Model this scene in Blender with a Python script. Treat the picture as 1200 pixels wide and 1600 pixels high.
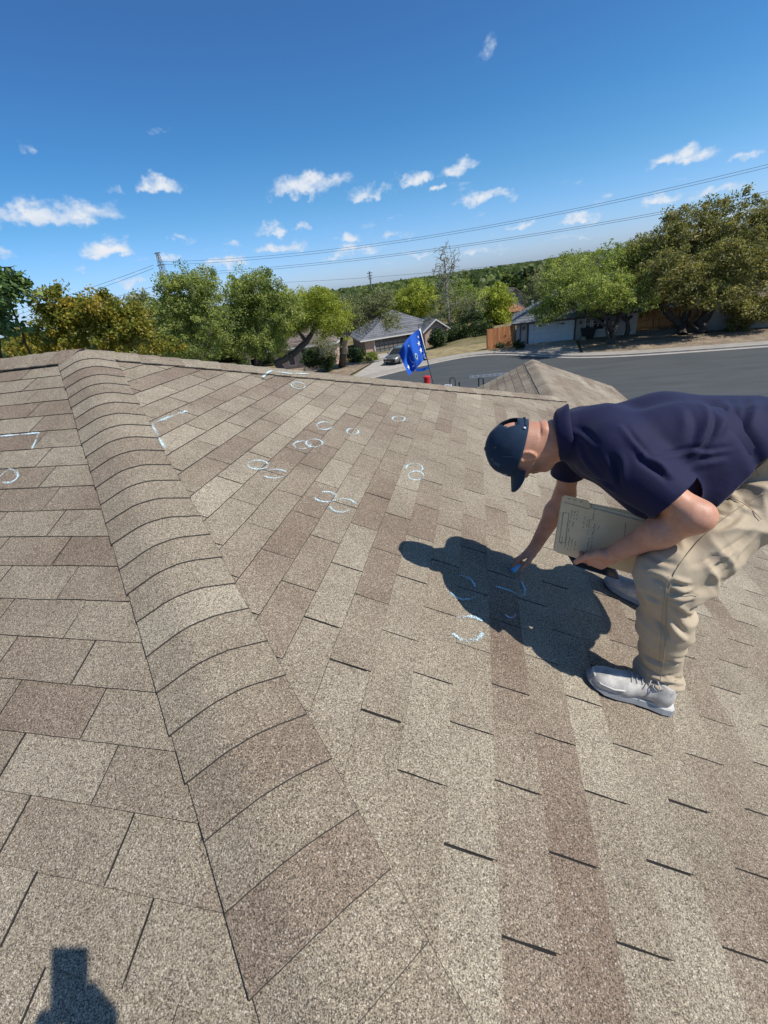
import bpy, math, random
import numpy as np
from mathutils import Vector, Matrix
random.seed(7); RNG = np.random.RandomState(11)
R_ = math.radians
scene = bpy.context.scene
COL = scene.collection
for o in list(bpy.data.objects): bpy.data.objects.remove(o)

# ---------------------------------------------------------------- camera
CAM = np.array([2.70641146, -2.67706997, 0.14424082])
CR = np.array([[0.9741932, 0.18705525, -0.12632476],
               [0.01932573, 0.48848409, 0.87235876],
               [0.22488692, -0.85228729, 0.47226289]])      # rows: right, up, back
FPX = 658.374                                               # focal length for a 1200 wide picture
cam_d = bpy.data.cameras.new('camera'); cam = bpy.data.objects.new('camera', cam_d); COL.objects.link(cam)
cam_d.sensor_fit = 'HORIZONTAL'; cam_d.sensor_width = 36.0; cam_d.lens = 36.0*FPX/1200.0
cam_d.clip_start = 0.02; cam_d.clip_end = 9000
Mx = Matrix.Identity(4)
for i in range(3):
    for j in range(3): Mx[j][i] = CR[i][j]
for i in range(3): Mx[i][3] = CAM[i]
cam.matrix_world = Mx
scene.camera = cam
scene.render.resolution_x = 768; scene.render.resolution_y = 1024

# ---------------------------------------------------------------- exposure, sun, sky
scene.view_settings.view_transform = 'Standard'; scene.view_settings.look = 'None'
scene.view_settings.exposure = 0.0; scene.view_settings.gamma = 1.0; scene.view_settings.use_curve_mapping = False
SUN = Vector((0.755, -0.157, 1.0)).normalized()
sd = bpy.data.lights.new('sun', 'SUN'); so = bpy.data.objects.new('sun', sd); COL.objects.link(so)
sd.energy = 5.0; sd.angle = R_(0.53); sd.color = (1.0, 0.955, 0.88)
so.rotation_euler = SUN.to_track_quat('Z', 'Y').to_euler(); so.location = (20, -5, 30)

def ray(x, y):
    return np.array([(x-600)/FPX, -(y-800)/FPX, -1.0]) @ CR
def at_depth(x, y, D): return CAM + ray(x, y)*D
def at_z(x, y, z):
    d = ray(x, y); return CAM + d*((z-CAM[2])/d[2])
def at_y(x, y, Y):
    d = ray(x, y); return CAM + d*((Y-CAM[1])/d[1])

world = bpy.data.worlds.new('World'); scene.world = world; world.use_nodes = True
def build_world():
    nt = world.node_tree; N = nt.nodes; L = nt.links
    for n in list(N): N.remove(n)
    out = N.new('ShaderNodeOutputWorld'); bg = N.new('ShaderNodeBackground'); bg.inputs[1].default_value = 0.088
    sky = N.new('ShaderNodeTexSky'); sky.sky_type = 'NISHITA'; sky.sun_disc = False
    sky.sun_elevation = math.asin(SUN.z); sky.sun_rotation = math.atan2(SUN.x, SUN.y)
    sky.altitude = 200; sky.air_density = 1.0; sky.dust_density = 0.7; sky.ozone_density = 3.2
    tc = N.new('ShaderNodeTexCoord'); D = tc.outputs['Generated']
    def math_(op, a, b=None, c=None, clamp=False):
        n = N.new('ShaderNodeMath'); n.operation = op; n.use_clamp = clamp
        for i, v in enumerate((a, b, c)):
            if v is None: continue
            if isinstance(v, (int, float)): n.inputs[i].default_value = v
            else: L.new(v, n.inputs[i])
        return n.outputs[0]
    def vec(op, a, b=None):
        n = N.new('ShaderNodeVectorMath'); n.operation = op
        for i, v in enumerate((a, b)):
            if v is None: continue
            if isinstance(v, (tuple, list)): n.inputs[i].default_value = v
            else: L.new(v, n.inputs[i])
        return n.outputs['Value'] if op == 'DOT_PRODUCT' else n.outputs[0]
    def noise(v, s, det=4, rough=.55, vscale=(1, 1, 1)):
        m = vec('MULTIPLY', v, vscale)
        n = N.new('ShaderNodeTexNoise'); n.inputs['Scale'].default_value = s; n.inputs['Detail'].default_value = det
        n.inputs['Roughness'].default_value = rough; L.new(m, n.inputs['Vector']); return n
    # cumulus puffs: (pixel x, y, width, height, density)
    cl = [(85, 336, 175, 40, 1), (250, 293, 62, 28, .95), (170, 391, 84, 38, .95), (485, 291, 122, 36, .95), (577, 301, 84, 22, .85),
          (648, 279, 58, 20, .85), (722, 262, 60, 26, .95), (683, 294, 28, 14, .9), (757, 309, 104, 22, .85), (1070, 247, 108, 28, .9),
          (1168, 245, 40, 16, .8), (1120, 303, 96, 20, .8), (1035, 311, 66, 16, .75), (908, 343, 62, 20, .9), (810, 351, 44, 13, .8),
          (473, 357, 34, 18, .9), (420, 361, 44, 20, .75), (440, 386, 90, 20, .85), (547, 373, 42, 18, .8), (560, 388, 84, 16, .7),
          (350, 412, 90, 18, .85), (268, 405, 44, 16, .8), (203, 438, 44, 16, .75), (762, 84, 26, 20, .40), (243, 202, 46, 12, .36),
          (45, 236, 28, 18, .42), (620, 368, 60, 12, .6), (755, 392, 90, 13, .6), (950, 300, 30, 10, .55),
          (-6, 400, 50, 26, .9), (285, 372, 36, 12, .6), (365, 383, 26, 10, .7), (180, 299, 24, 14, .5), (655, 396, 70, 10, .6), (120, 420, 26, 10, .5),
          (520, 402, 60, 9, .5), (1150, 330, 60, 12, .6), (890, 372, 70, 9, .45), (610, 408, 50, 10, .5)]
    wn = noise(D, 26, 3, .6); warp = vec('SUBTRACT', wn.outputs['Color'], (.5, .5, .5)); wsc = vec('MULTIPLY', warp, (.05, .05, .05))
    Dw = vec('ADD', D, wsc)
    best = None; bestv = None
    for (x, y, w, h, k) in cl:
        c = ray(x, y); ln = np.linalg.norm(c); c = c/ln
        V = np.array([0, 0, 1.0]) - c*c[2]; V /= np.linalg.norm(V); U = np.cross(c, V)
        sx = (w*.60)/FPX/ln; sy = (h*.62)/FPX/ln
        q = vec('SUBTRACT', Dw, tuple(c))
        u = vec('DOT_PRODUCT', q, tuple(U/sx)); v = vec('DOT_PRODUCT', q, tuple(V/sy)); wv = vec('DOT_PRODUCT', q, tuple(c*8))
        # flatter base: stretch the lower half
        vneg = math_('MINIMUM', v, 0.0); v2 = math_('MULTIPLY_ADD', vneg, .55, v)
        r2 = math_('ADD', math_('MULTIPLY', u, u), math_('MULTIPLY', v2, v2)); r2 = math_('ADD', r2, math_('MULTIPLY', wv, wv))
        m = math_('MULTIPLY', math_('SUBTRACT', 1.0, r2), k)
        if k < .7: m = math_('MINIMUM', m, k*.9)
        best = m if best is None else math_('MAXIMUM', best, m)
    n1 = noise(D, 34, 6, .60, (1, 1, 1.6))
    n1v = math_('SUBTRACT', n1.outputs['Fac'], .5)
    dens = math_('MULTIPLY_ADD', n1v, 1.75, best)
    mr = N.new('ShaderNodeMapRange'); mr.interpolation_type = 'SMOOTHSTEP'
    mr.inputs['From Min'].default_value = .12; mr.inputs['From Max'].default_value = 1.10; L.new(dens, mr.inputs['Value'])
    # a sparse band of little puffs all round the horizon
    sep = N.new('ShaderNodeSeparateXYZ'); L.new(D, sep.inputs[0]); z = sep.outputs['Z']
    n2 = noise(D, 13, 5, .6, (1, 1, 3.0))
    band = math_('MULTIPLY', math_('SUBTRACT', 1.0, math_('ABSOLUTE', math_('MULTIPLY', math_('SUBTRACT', z, .10), 8.0))), 1.0, clamp=True)
    d2 = math_('MULTIPLY_ADD', band, .22, n2.outputs['Fac'])
    mr2 = N.new('ShaderNodeMapRange'); mr2.interpolation_type = 'SMOOTHSTEP'
    mr2.inputs['From Min'].default_value = .80; mr2.inputs['From Max'].default_value = 1.0; mr2.inputs['To Max'].default_value = .6; L.new(d2, mr2.inputs['Value'])
    alpha = math_('MAXIMUM', mr.outputs[0], mr2.outputs[0], clamp=True)
    # cloud tone: lit tops, slightly blue-grey thin parts
    n3 = noise(D, 30, 3, .5); 
    tone = N.new('ShaderNodeMix'); tone.data_type = 'RGBA'
    tone.inputs['A'].default_value = (6.6, 8.0, 9.8, 1); tone.inputs['B'].default_value = (9.6, 9.9, 10.4, 1)
    tf = math_('MULTIPLY_ADD', math_('SUBTRACT', n3.outputs['Fac'], .5), 2.4, math_('MULTIPLY', alpha, .80), clamp=True); L.new(tf, tone.inputs['Factor'])
    hue = N.new('ShaderNodeMix'); hue.data_type = 'RGBA'; hue.blend_type = 'MULTIPLY'; hue.inputs['Factor'].default_value = 1.0
    L.new(sky.outputs[0], hue.inputs['A']); sepz = N.new('ShaderNodeSeparateXYZ'); L.new(D, sepz.inputs[0])
    hm = N.new('ShaderNodeValToRGB'); el = hm.color_ramp.elements; L.new(sepz.outputs['Z'], hm.inputs[0])
    stops = [(0.0, (1.06, 1.34, 2.05)), (.028, (1.034, 1.32, 2.02)), (.145, (.647, 1.164, 1.544)), (.239, (.483, 1.052, 1.466)), (.362, (.48, .946, 1.40)), (.7, (.62, .93, 1.22))]
    while len(el) > 1: el.remove(el[-1])
    for i_, (p_, c_) in enumerate(stops):
        e_ = el[0] if i_ == 0 else el.new(p_); e_.position = p_; e_.color = (c_[0]/2.1, c_[1]/2.1, c_[2]/2.1, 1)
    hs = N.new('ShaderNodeVectorMath'); hs.operation = 'SCALE'; hs.inputs['Scale'].default_value = 2.1; L.new(hm.outputs[0], hs.inputs[0])
    L.new(hs.outputs[0], hue.inputs['B'])
    mix = N.new('ShaderNodeMix'); mix.data_type = 'RGBA'
    L.new(alpha, mix.inputs['Factor']); L.new(hue.outputs['Result'], mix.inputs['A']); L.new(tone.outputs['Result'], mix.inputs['B'])
    L.new(mix.outputs['Result'], bg.inputs[0]); L.new(bg.outputs[0], out.inputs[0])
    world.cycles.sampling_method = 'MANUAL'; world.cycles.sample_map_resolution = 512
build_world()

# ---------------------------------------------------------------- helpers
def thing(name, label, cat, loc=(0, 0, 0), group=None, kind=None):
    o = bpy.data.objects.new(name, None); COL.objects.link(o); o.location = loc; o.empty_display_size = .2
    return tag(o, label, cat, group, kind)
def tag(o, label=None, cat=None, group=None, kind=None):
    if label: o['label'] = label
    if cat: o['category'] = cat
    if group: o['group'] = group
    if kind: o['kind'] = kind
    return o
def mesh_data(name, V, F, m, smooth=False, tone=None, tri=None, m2=None, idx=None):
    me = bpy.data.meshes.new(name)
    V = np.asarray(V, dtype=np.float32).reshape(-1, 3)
    if tri is not None:                                  # fast path: constant-size polygons as array
        F = np.asarray(F, dtype=np.int32); k = F.shape[1]
        me.vertices.add(len(V)); me.vertices.foreach_set('co', V.ravel())
        me.loops.add(F.size); me.loops.foreach_set('vertex_index', F.ravel())
        me.polygons.add(len(F)); me.polygons.foreach_set('loop_start', np.arange(0, F.size, k, dtype=np.int32))
        try: me.polygons.foreach_set('loop_total', np.full(len(F), k, dtype=np.int32))
        except Exception: pass
        me.update(calc_edges=True); me.validate()
    else:
        me.from_pydata([tuple(map(float, v)) for v in V], [], [tuple(int(i) for i in f) for f in F]); me.update()
    if smooth: me.polygons.foreach_set('use_smooth', [True]*len(me.polygons))
    if tone is not None:
        a = me.attributes.new('tone', 'FLOAT', 'POINT'); a.data.foreach_set('value', np.asarray(tone, dtype=np.float32))
    if m is not None: me.materials.append(m)
    if m2 is not None:
        me.materials.append(m2); me.polygons.foreach_set('material_index', idx)
    return me
def obj(name, V, F, m, parent=None, smooth=False, tone=None, tri=None, m2=None, idx=None):
    V = np.asarray(V, dtype=float).reshape(-1, 3)
    c = V.mean(0) if len(V) else np.zeros(3)
    me = mesh_data(name, V-c, F, m, smooth, tone, tri, m2, idx)
    o = bpy.data.objects.new(name, me); COL.objects.link(o)
    # world position kept: parents are only ever translated
    if parent is not None:
        o.parent = parent
        pl = wloc(parent); o.location = Vector(c) - pl
    else: o.location = c
    return o
def wloc(o):
    l = Vector(o.location)
    while o.parent is not None:
        o = o.parent; l += Vector(o.location)
    return l
class MB:
    def __init__(s): s.V = []; s.F = []; s.T = []
    def add(s, V, F, tone=0.5):
        b = len(s.V); s.V += [tuple(v) for v in V]; s.F += [tuple(i+b for i in f) for f in F]; s.T += [tone]*len(V)
    def box(s, c, d, ax=None, tone=.5):
        c = np.array(c, float); ax = np.eye(3) if ax is None else np.array(ax, float); h = np.array(d, float)/2
        V = [c + ax[0]*sx*h[0] + ax[1]*sy*h[1] + ax[2]*sz*h[2] for sz in (-1, 1) for sx, sy in ((-1, -1), (1, -1), (1, 1), (-1, 1))]
        s.add(V, [(0, 3, 2, 1), (4, 5, 6, 7), (0, 1, 5, 4), (1, 2, 6, 5), (2, 3, 7, 6), (3, 0, 4, 7)], tone)
    def tube(s, pts, r, n=6, cap=True, tone=.5):
        pts = [np.array(p, float) for p in pts]
        rs = r if hasattr(r, '__len__') else [r]*len(pts)
        up = None; V = []; F = []
        for i, p in enumerate(pts):
            t = pts[min(i+1, len(pts)-1)] - pts[max(i-1, 0)]; t = t/(np.linalg.norm(t)+1e-9)
            if up is None:
                a = np.array([0, 0, 1.]) if abs(t[2]) < .9 else np.array([1., 0, 0]); up = np.cross(t, a)
            up = up - t*(up@t); up /= (np.linalg.norm(up)+1e-9); w = np.cross(t, up)
            for k in range(n):
                an = 2*math.pi*k/n; V.append(p + (up*math.cos(an)+w*math.sin(an))*rs[i])
        for i in range(len(pts)-1):
            for k in range(n): F.append((i*n+k, i*n+(k+1) % n, (i+1)*n+(k+1) % n, (i+1)*n+k))
        if cap: F.append(tuple(range(n-1, -1, -1))); F.append(tuple((len(pts)-1)*n+k for k in range(n)))
        s.add(V, F, tone)
    def poly(s, pts, tone=.5): s.add(pts, [tuple(range(len(pts)))], tone)
    def prism(s, pts, n, d, tone=.5):
        a = [np.array(p, float) for p in pts]; b = [p-np.array(n)*d for p in a]; k = len(a)
        s.add(a+b, [tuple(range(k)), tuple(range(2*k-1, k-1, -1))]+[(i, k+i, k+(i+1) % k, (i+1) % k) for i in range(k)], tone)
    def build(s, name, m, parent=None, smooth=False): return obj(name, s.V, s.F, m, parent, smooth, tone=s.T)

# materials
def new_mat(name):
    m = bpy.data.materials.new(name); m.use_nodes = True
    nt = m.node_tree; b = nt.nodes['Principled BSDF']; return m, nt, b
def ramp(nt, fac, stops, interp='LINEAR'):
    r = nt.nodes.new('ShaderNodeValToRGB'); r.color_ramp.interpolation = interp
    el = r.color_ramp.elements
    while len(el) > 1: el.remove(el[-1])
    el[0].position = stops[0][0]; el[0].color = (*stops[0][1], 1)
    for p_, c_ in stops[1:]:
        e = el.new(p_); e.color = (*c_, 1)
    nt.links.new(fac, r.inputs[0]); return r.outputs[0]
def nmath(nt, op, a, b=None, c=None, clamp=False):
    n = nt.nodes.new('ShaderNodeMath'); n.operation = op; n.use_clamp = clamp
    for i, v in enumerate((a, b, c)):
        if v is None: continue
        if isinstance(v, (int, float)): n.inputs[i].default_value = v
        else: nt.links.new(v, n.inputs[i])
    return n.outputs[0]
def nnoise(nt, s, det=3, rough=.5, vec=None, sc=None, dist=0):
    if vec is None: vec = nt.nodes.new('ShaderNodeNewGeometry').outputs['Position']
    if sc is not None:
        v = nt.nodes.new('ShaderNodeVectorMath'); v.operation = 'MULTIPLY'; v.inputs[1].default_value = sc; nt.links.new(vec, v.inputs[0]); vec = v.outputs[0]
    n = nt.nodes.new('ShaderNodeTexNoise'); n.inputs['Scale'].default_value = s; n.inputs['Detail'].default_value = det
    n.inputs['Roughness'].default_value = rough; n.inputs['Distortion'].default_value = dist; nt.links.new(vec, n.inputs['Vector']); return n.outputs['Fac']
def mixc(nt, fac, a, b, mode='MIX'):
    n = nt.nodes.new('ShaderNodeMix'); n.data_type = 'RGBA'; n.blend_type = mode
    for k, v in (('Factor', fac), ('A', a), ('B', b)):
        if isinstance(v, (int, float)): n.inputs[k].default_value = v
        elif isinstance(v, tuple): n.inputs[k].default_value = (*v, 1)
        else: nt.links.new(v, n.inputs[k])
    return n.outputs['Result']
def bump(nt, b, h, strength=.4, dist=.01):
    n = nt.nodes.new('ShaderNodeBump'); n.inputs['Strength'].default_value = strength; n.inputs['Distance'].default_value = dist
    nt.links.new(h, n.inputs['Height']); nt.links.new(n.outputs[0], b.inputs['Normal'])
def simple(name, col, rough=.7, var=.15, scale=6, metal=0, bmp=0, bscale=60, spec=.5, tonevar=0, sc=None):
    m, nt, b = new_mat(name)
    n = nnoise(nt, scale, 4, .6, sc=sc)
    lo = tuple(c*(1-var) for c in col); hi = tuple(min(1, c*(1+var)) for c in col)
    c = ramp(nt, n, [(.3, lo), (.7, hi)])
    if tonevar:
        a = nt.nodes.new('ShaderNodeAttribute'); a.attribute_name = 'tone'
        k = nmath(nt, 'MULTIPLY_ADD', a.outputs['Fac'], 2*tonevar, 1-tonevar)
        c = mixc(nt, 1.0, c, k, 'MULTIPLY')
    nt.links.new(c, b.inputs['Base Color'])
    b.inputs['Roughness'].default_value = rough; b.inputs['Metallic'].default_value = metal
    b.inputs['Specular IOR Level'].default_value = spec
    if bmp: bump(nt, b, nnoise(nt, bscale, 3, .6), bmp, .01)
    return m

def mat_shingle():
    m, nt, b = new_mat('granule_shingle'); L = nt.links
    a = nt.nodes.new('ShaderNodeAttribute'); a.attribute_name = 'tone'
    pos = nt.nodes.new('ShaderNodeNewGeometry').outputs['Position']
    t = nmath(nt, 'MULTIPLY_ADD', nmath(nt, 'SUBTRACT', nnoise(nt, 9, 4, .6, pos), .5), .35, a.outputs['Fac'])
    base = ramp(nt, t, [(0, (.205, .160, .126)), (.28, (.238, .197, .155)), (.5, (.275, .242, .190)), (.75, (.318, .286, .228)), (1, (.365, .335, .268))])
    # granules: two sizes of chips, each its own tone
    def chips(scale):
        v = nt.nodes.new('ShaderNodeTexVoronoi'); v.inputs['Scale'].default_value = scale; v.inputs['Randomness'].default_value = 1; L.new(pos, v.inputs['Vector'])
        s = nt.nodes.new('ShaderNodeSeparateColor'); L.new(v.outputs['Color'], s.inputs[0]); return s.outputs[0], v.outputs['Distance'], s.outputs[1]
    c1, d1, h1 = chips(540); c2, d2, _ = chips(300); c3, d3, h3 = chips(120)
    g1 = ramp(nt, c1, [(0, (.28, .25, .23)), (.16, (.40, .36, .33)), (.30, (.85, .80, .76)), (.62, (1.08, 1.02, .97)), (.85, (1.35, 1.32, 1.25)), (1, (1.95, 1.95, 1.9))])
    g2 = ramp(nt, c2, [(0, (.55, .53, .50)), (.14, (.86, .85, .84)), (.75, (1.05, 1.04, 1.02)), (1, (1.35, 1.32, 1.3))])
    col = mixc(nt, 1.0, mixc(nt, 1.0, base, g1, 'MULTIPLY'), g2, 'MULTIPLY')
    spk = nmath(nt, 'MULTIPLY', nmath(nt, 'LESS_THAN', d3, .30), nmath(nt, 'LESS_THAN', c3, .42))
    col = mixc(nt, nmath(nt, 'MULTIPLY', spk, .62), col, (.055, .048, .042))
    lsp = nmath(nt, 'MULTIPLY', nmath(nt, 'LESS_THAN', d3, .26), nmath(nt, 'GREATER_THAN', c3, .74))
    col = mixc(nt, nmath(nt, 'MULTIPLY', lsp, .55), col, (.62, .58, .50))
    # weathering: bare spots and grime
    n = nnoise(nt, 2.2, 5, .65, pos); st = ramp(nt, n, [(.30, (.86, .85, .84)), (.6, (1.05, 1.05, 1.05))])
    col = mixc(nt, 1.0, col, st, 'MULTIPLY')
    n2 = nnoise(nt, 17, 3, .7, pos); sp = ramp(nt, n2, [(.23, (.45, .45, .46)), (.30, (1, 1, 1))]); col = mixc(nt, 1.0, col, sp, 'MULTIPLY')
    n4 = nnoise(nt, 4.5, 5, .7, pos, dist=.6); sc4 = ramp(nt, n4, [(.66, (1, 1, 1)), (.76, (.66, .67, .70))]); col = mixc(nt, 1.0, col, sc4, 'MULTIPLY')
    L.new(col, b.inputs['Base Color']); b.inputs['Roughness'].default_value = .93; b.inputs['Specular IOR Level'].default_value = .25
    bump(nt, b, nmath(nt, 'ADD', d1, nmath(nt, 'MULTIPLY', c1, .5)), .55, .0022)
    return m
M_SH = mat_shingle()
M_DECK = simple('slot_shade_underlay', (.014, .013, .012), .95, .3, 40)  # near-black: slot shade and lost granules put into the colour
M_EDGE = simple('cut_edge_and_gap_shade', (.045, .040, .036), .95, .3, 200)  # dark cut asphalt, standing in too for shade in the lap gaps
M_BRICK = simple('brick_wall', (.36, .23, .17), .9, .2, 9)
M_TRIM = simple('painted_trim', (.62, .58, .52), .6, .08, 5)

# ================================================================ THE HOUSE ROOF WE STAND ON
TH = 0.40139711; CT, STH, TT = math.cos(TH), math.sin(TH), math.tan(TH)
EX = 0.1436012; TW = 0.3365675
XA, SA, SHA, YB, SB, SHB = 3.840625763, 14.03847651, 0.39685836, -6.80215594, 20.63809856, 0.59605039
XJ = 3.785; YR = 6.80; SEAVE = 5.80
def Apt(x, s, h=0): return np.array([x, -s*CT - h*STH, -s*STH + h*CT])
def Bpt(y, s, h=0): return np.array([s*CT + h*STH, y, -s*STH + h*CT])
def Lpt(y, s, h=0): return np.array([2*XJ - s*CT - h*STH, y, -s*STH + h*CT])   # left face of the street wing
def Fpt(x, s, h=0): return np.array([x, s*CT + h*STH, -s*STH + h*CT])          # far main face
house = thing('house', 'house in the foreground seen only from on top of its brown shingled hip roof', 'house', (2, 1, -7.6))
WALLZ = -2.05
# solid roof deck (structure of rafters as one closed shell)
dk = MB()
xe = SEAVE*CT; ze = -SEAVE*STH
dk.poly([Apt(-7, 0), Apt(-7, SEAVE), Apt(xe, SEAVE), Apt(0, 0)])
dk.poly([(0, 0, 0), (xe, -xe, ze), (xe, YR, ze), (XJ, YR, -XJ*TT), (XJ, XJ, -XJ*TT)])
dk.poly([(0, 0, 0), (XJ, XJ, -XJ*TT), (XJ-(xe-XJ), xe, ze), (-7, xe, ze), (-7, 0, 0)])
dk.poly([(XJ, XJ, -XJ*TT), (XJ, YR, -XJ*TT), (XJ-(xe-XJ), YR, ze), (XJ-(xe-XJ), xe, ze)])
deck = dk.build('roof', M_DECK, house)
wl = MB()
w = .45
wl.box((-7+(xe+7-w)/2, 0, (WALLZ-7.6)/2-.3), (xe+7-w, 2*xe-2*w, 7.6+WALLZ-.0))
wl.box((XJ, (xe+YR-w)/2-.3, (WALLZ-7.6)/2-.3), (2*(xe-XJ)-2*w, YR-xe+.6-w, 7.6+WALLZ-.01))
wl.build('wall', M_BRICK, house)
fa = MB()
fa.box(((xe-7)/2, -xe, ze-.09), (xe+7, .03, .16)); fa.box((xe, (YR-xe)/2, ze-.09), (.03, YR+xe, .16))
fa.build('fascia', M_TRIM, house)

def clip(poly, f):
    out = []
    n = len(poly)
    for i in range(n):
        a, b = poly[i], poly[(i+1) % n]; fa_, fb = f(a), f(b)
        if fa_ >= 0: out.append(a)
        if (fa_ >= 0) != (fb >= 0):
            t = fa_/(fa_-fb); out.append((a[0]+(b[0]-a[0])*t, a[1]+(b[1]-a[1])*t))
    return out
def shoelace(p): return .5*sum(p[i][0]*p[(i+1) % len(p)][1]-p[(i+1) % len(p)][0]*p[i][1] for i in range(len(p)))
def project(q):
    d = np.asarray(q)-CAM; c = CR@d
    if c[2] > -.05: return None
    return (600+FPX*c[0]/-c[2], 800-FPX*c[1]/-c[2], -c[2])
def tones(n):
    t = RNG.normal(.56, .12)
    if RNG.rand() < .13: t = RNG.normal(.22, .06)
    return float(np.clip(t, 0.08, .95))
tabs = []   # (size, V, F, T)
def make_tab(P3, u0, u1, s0, s1, clips, near, t0, t1):
    g = .0024 + random.uniform(-.0006, .0007)
    jl = random.uniform(-.002, .002); js = random.uniform(-.0018, .0018)
    a, b_ = u0+g+jl, u1-g+jl*.5; top, bot = s0-.012, s1+js
    if near:
        k = 7; kk = 3
        jj = .0010
        rr = lambda: random.uniform(-jj, jj)
        outline = [(a+(b_-a)*i/k, bot + (rr() if 0 < i < k else 0)) for i in range(k+1)]
        outline += [(b_+rr(), bot+(top-bot)*i/kk) for i in range(1, kk)] + [(b_, top), (a, top)]
        outline += [(a+rr(), top+(bot-top)*i/kk) for i in range(1, kk)]
    else: outline = [(a, bot), (b_, bot), (b_, top), (a, top)]
    for f in clips:
        outline = clip(outline, f)
        if len(outline) < 3: return None
    if abs(shoelace(outline)) < .0006: return None
    lift = random.uniform(-.0006, .0012); tilt = random.uniform(-.0010, .0010)
    dh = (.0043 if True else 0)
    def h(u, s):
        fr = (s-s0)/EX; return .0016 + dh*fr + lift*fr + tilt*((u-u0)/TW-.5)*fr + (.0005*math.sin(u*31+s*17) if near else 0)
    n = len(outline)
    V = [P3(u, s, h(u, s)) for u, s in outline]+[P3(u, s+(.0024 if abs(s-bot) < .0015 else 0), -.001) for u, s in outline]  # foot flared downslope: its dark strip paints the shade line under the butt
    F = [tuple(range(n))]+[(i, n+i, n+(i+1) % n, (i+1) % n) for i in range(n)]
    # orientation: want the top face normal outward
    nn = np.cross(V[1]-V[0], V[2]-V[1])
    up = P3(0, 1, 1)-P3(0, 1, 0)
    ar = sum(np.cross(V[i]-V[0], V[(i+1) % n]-V[0]) for i in range(1, n-1))
    if ar@up < 0: F = [tuple(reversed(f)) for f in F]
    T = [t0+(t1-t0)*min(1, max(0, (u-u0)/TW)) for u, s in outline]*2
    return V, F, T
def field(P3, rows, xoff, soff, shift, urange, clipf, sdir=1):
    """rows: iterable of row index; u = TW*(xoff+k+shift*row), s = EX*(soff+row)"""
    for row in rows:
        s0 = EX*(soff+row); s1 = s0+EX
        if s1 < 0.0 or s0 > SEAVE: continue
        s0c = max(s0, 0)
        off = xoff+shift*row
        k0 = math.floor(urange[0]/TW-off); k1 = math.ceil(urange[1]/TW-off)
        ks = [RNG.normal(.55, .12) if RNG.rand() > .15 else RNG.normal(.20, .07) for _ in range(90)]
        ph0 = random.uniform(0, 1)
        def drift(u):
            v = (u-urange[0])/.52+ph0+1; i = int(v) % 88; f = v-math.floor(v); f = min(1, max(0, (f-.3)/.4)); return ks[i]*(1-f)+ks[i+1]*f
        for k in range(k0, k1+1):
            u0 = TW*(off+k); u1 = u0+TW; jump = RNG.normal(0, .12)
            t0 = min(.97, max(.05, drift(u0)+jump)); t1 = min(.97, max(.05, drift(u1)+jump))
            mid = P3((u0+u1)/2, (s0+s1)/2)
            pr = project(mid)
            size = 0
            if pr is not None and -150 < pr[0] < 1350 and -100 < pr[1] < 1750: size = (FPX/pr[2])
            near = size > 0 and pr[2] < 4.0
            for cs in clipf(row, s0, s1):
                r = make_tab(P3, u0, u1, s0c if s0 < 0 else s0, min(s1, SEAVE+.02), cs, near, t0, t1)
                if r is None: continue
                frac = 1
                tabs.append((size if size else 0, r, near))
# A: contour along x, region x<=s*CT
field(Apt, range(-14, 30), XA, SA-1, SHA, (-6.9, xe), lambda r, s0, s1: [[lambda q: q[1]*CT-q[0]]])
# B: y>=-x ; y<=x near, y<=YR beyond the wing's ridge
def clipB(r, s0, s1):
    c = [lambda q: q[0]+q[1]*CT]
    out = []
    if s0*CT < XJ: out.append(c+[lambda q: q[1]*CT-q[0], lambda q: XJ/CT-q[1]])
    if s1*CT > XJ: out.append(c+[lambda q: YR-q[0], lambda q: q[1]-XJ/CT])
    return out
field(Bpt, range(-21, 22), YB, SB, SHB, (-xe, YR), clipB)
# left face of the wing (y from the valley y = 2*XJ-x... to the rake)
field(Lpt, range(27, 40), .3, 0, .4, (3.4, YR), lambda r, s0, s1: [[lambda q: YR-q[0], lambda q: q[1]-XJ/CT, lambda q: q[0]-q[1]*CT]])
nL = len(tabs)
tabs_sorted = sorted(range(len(tabs)), key=lambda i: -tabs[i][0])
def area_px(i):
    V = tabs[i][1][0]; n = len(V)//2; ps = [project(v) for v in V[:n]]
    if any(p_ is None for p_ in ps): return 0
    if max(p_[0] for p_ in ps) < 0 or min(p_[0] for p_ in ps) > 1200 or min(p_[1] for p_ in ps) > 1600: return 0
    return abs(shoelace([(p_[0], p_[1]) for p_ in ps]))
ar = {i: area_px(i) for i in range(len(tabs))}
order = sorted(ar, key=lambda i: -ar[i])
single = set(order[:300])
for i in order[:300]:
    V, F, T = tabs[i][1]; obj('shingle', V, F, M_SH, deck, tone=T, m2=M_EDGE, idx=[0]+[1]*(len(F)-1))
rest = MB(); ridx = []
for i in order[300:]:
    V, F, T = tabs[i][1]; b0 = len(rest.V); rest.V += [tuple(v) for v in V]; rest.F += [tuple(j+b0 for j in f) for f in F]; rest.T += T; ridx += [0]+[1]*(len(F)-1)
rs = obj('shingle_field', rest.V, rest.F, M_SH, deck, tone=rest.T, m2=M_EDGE, idx=ridx); tag(rs, kind='stuff')

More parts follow.
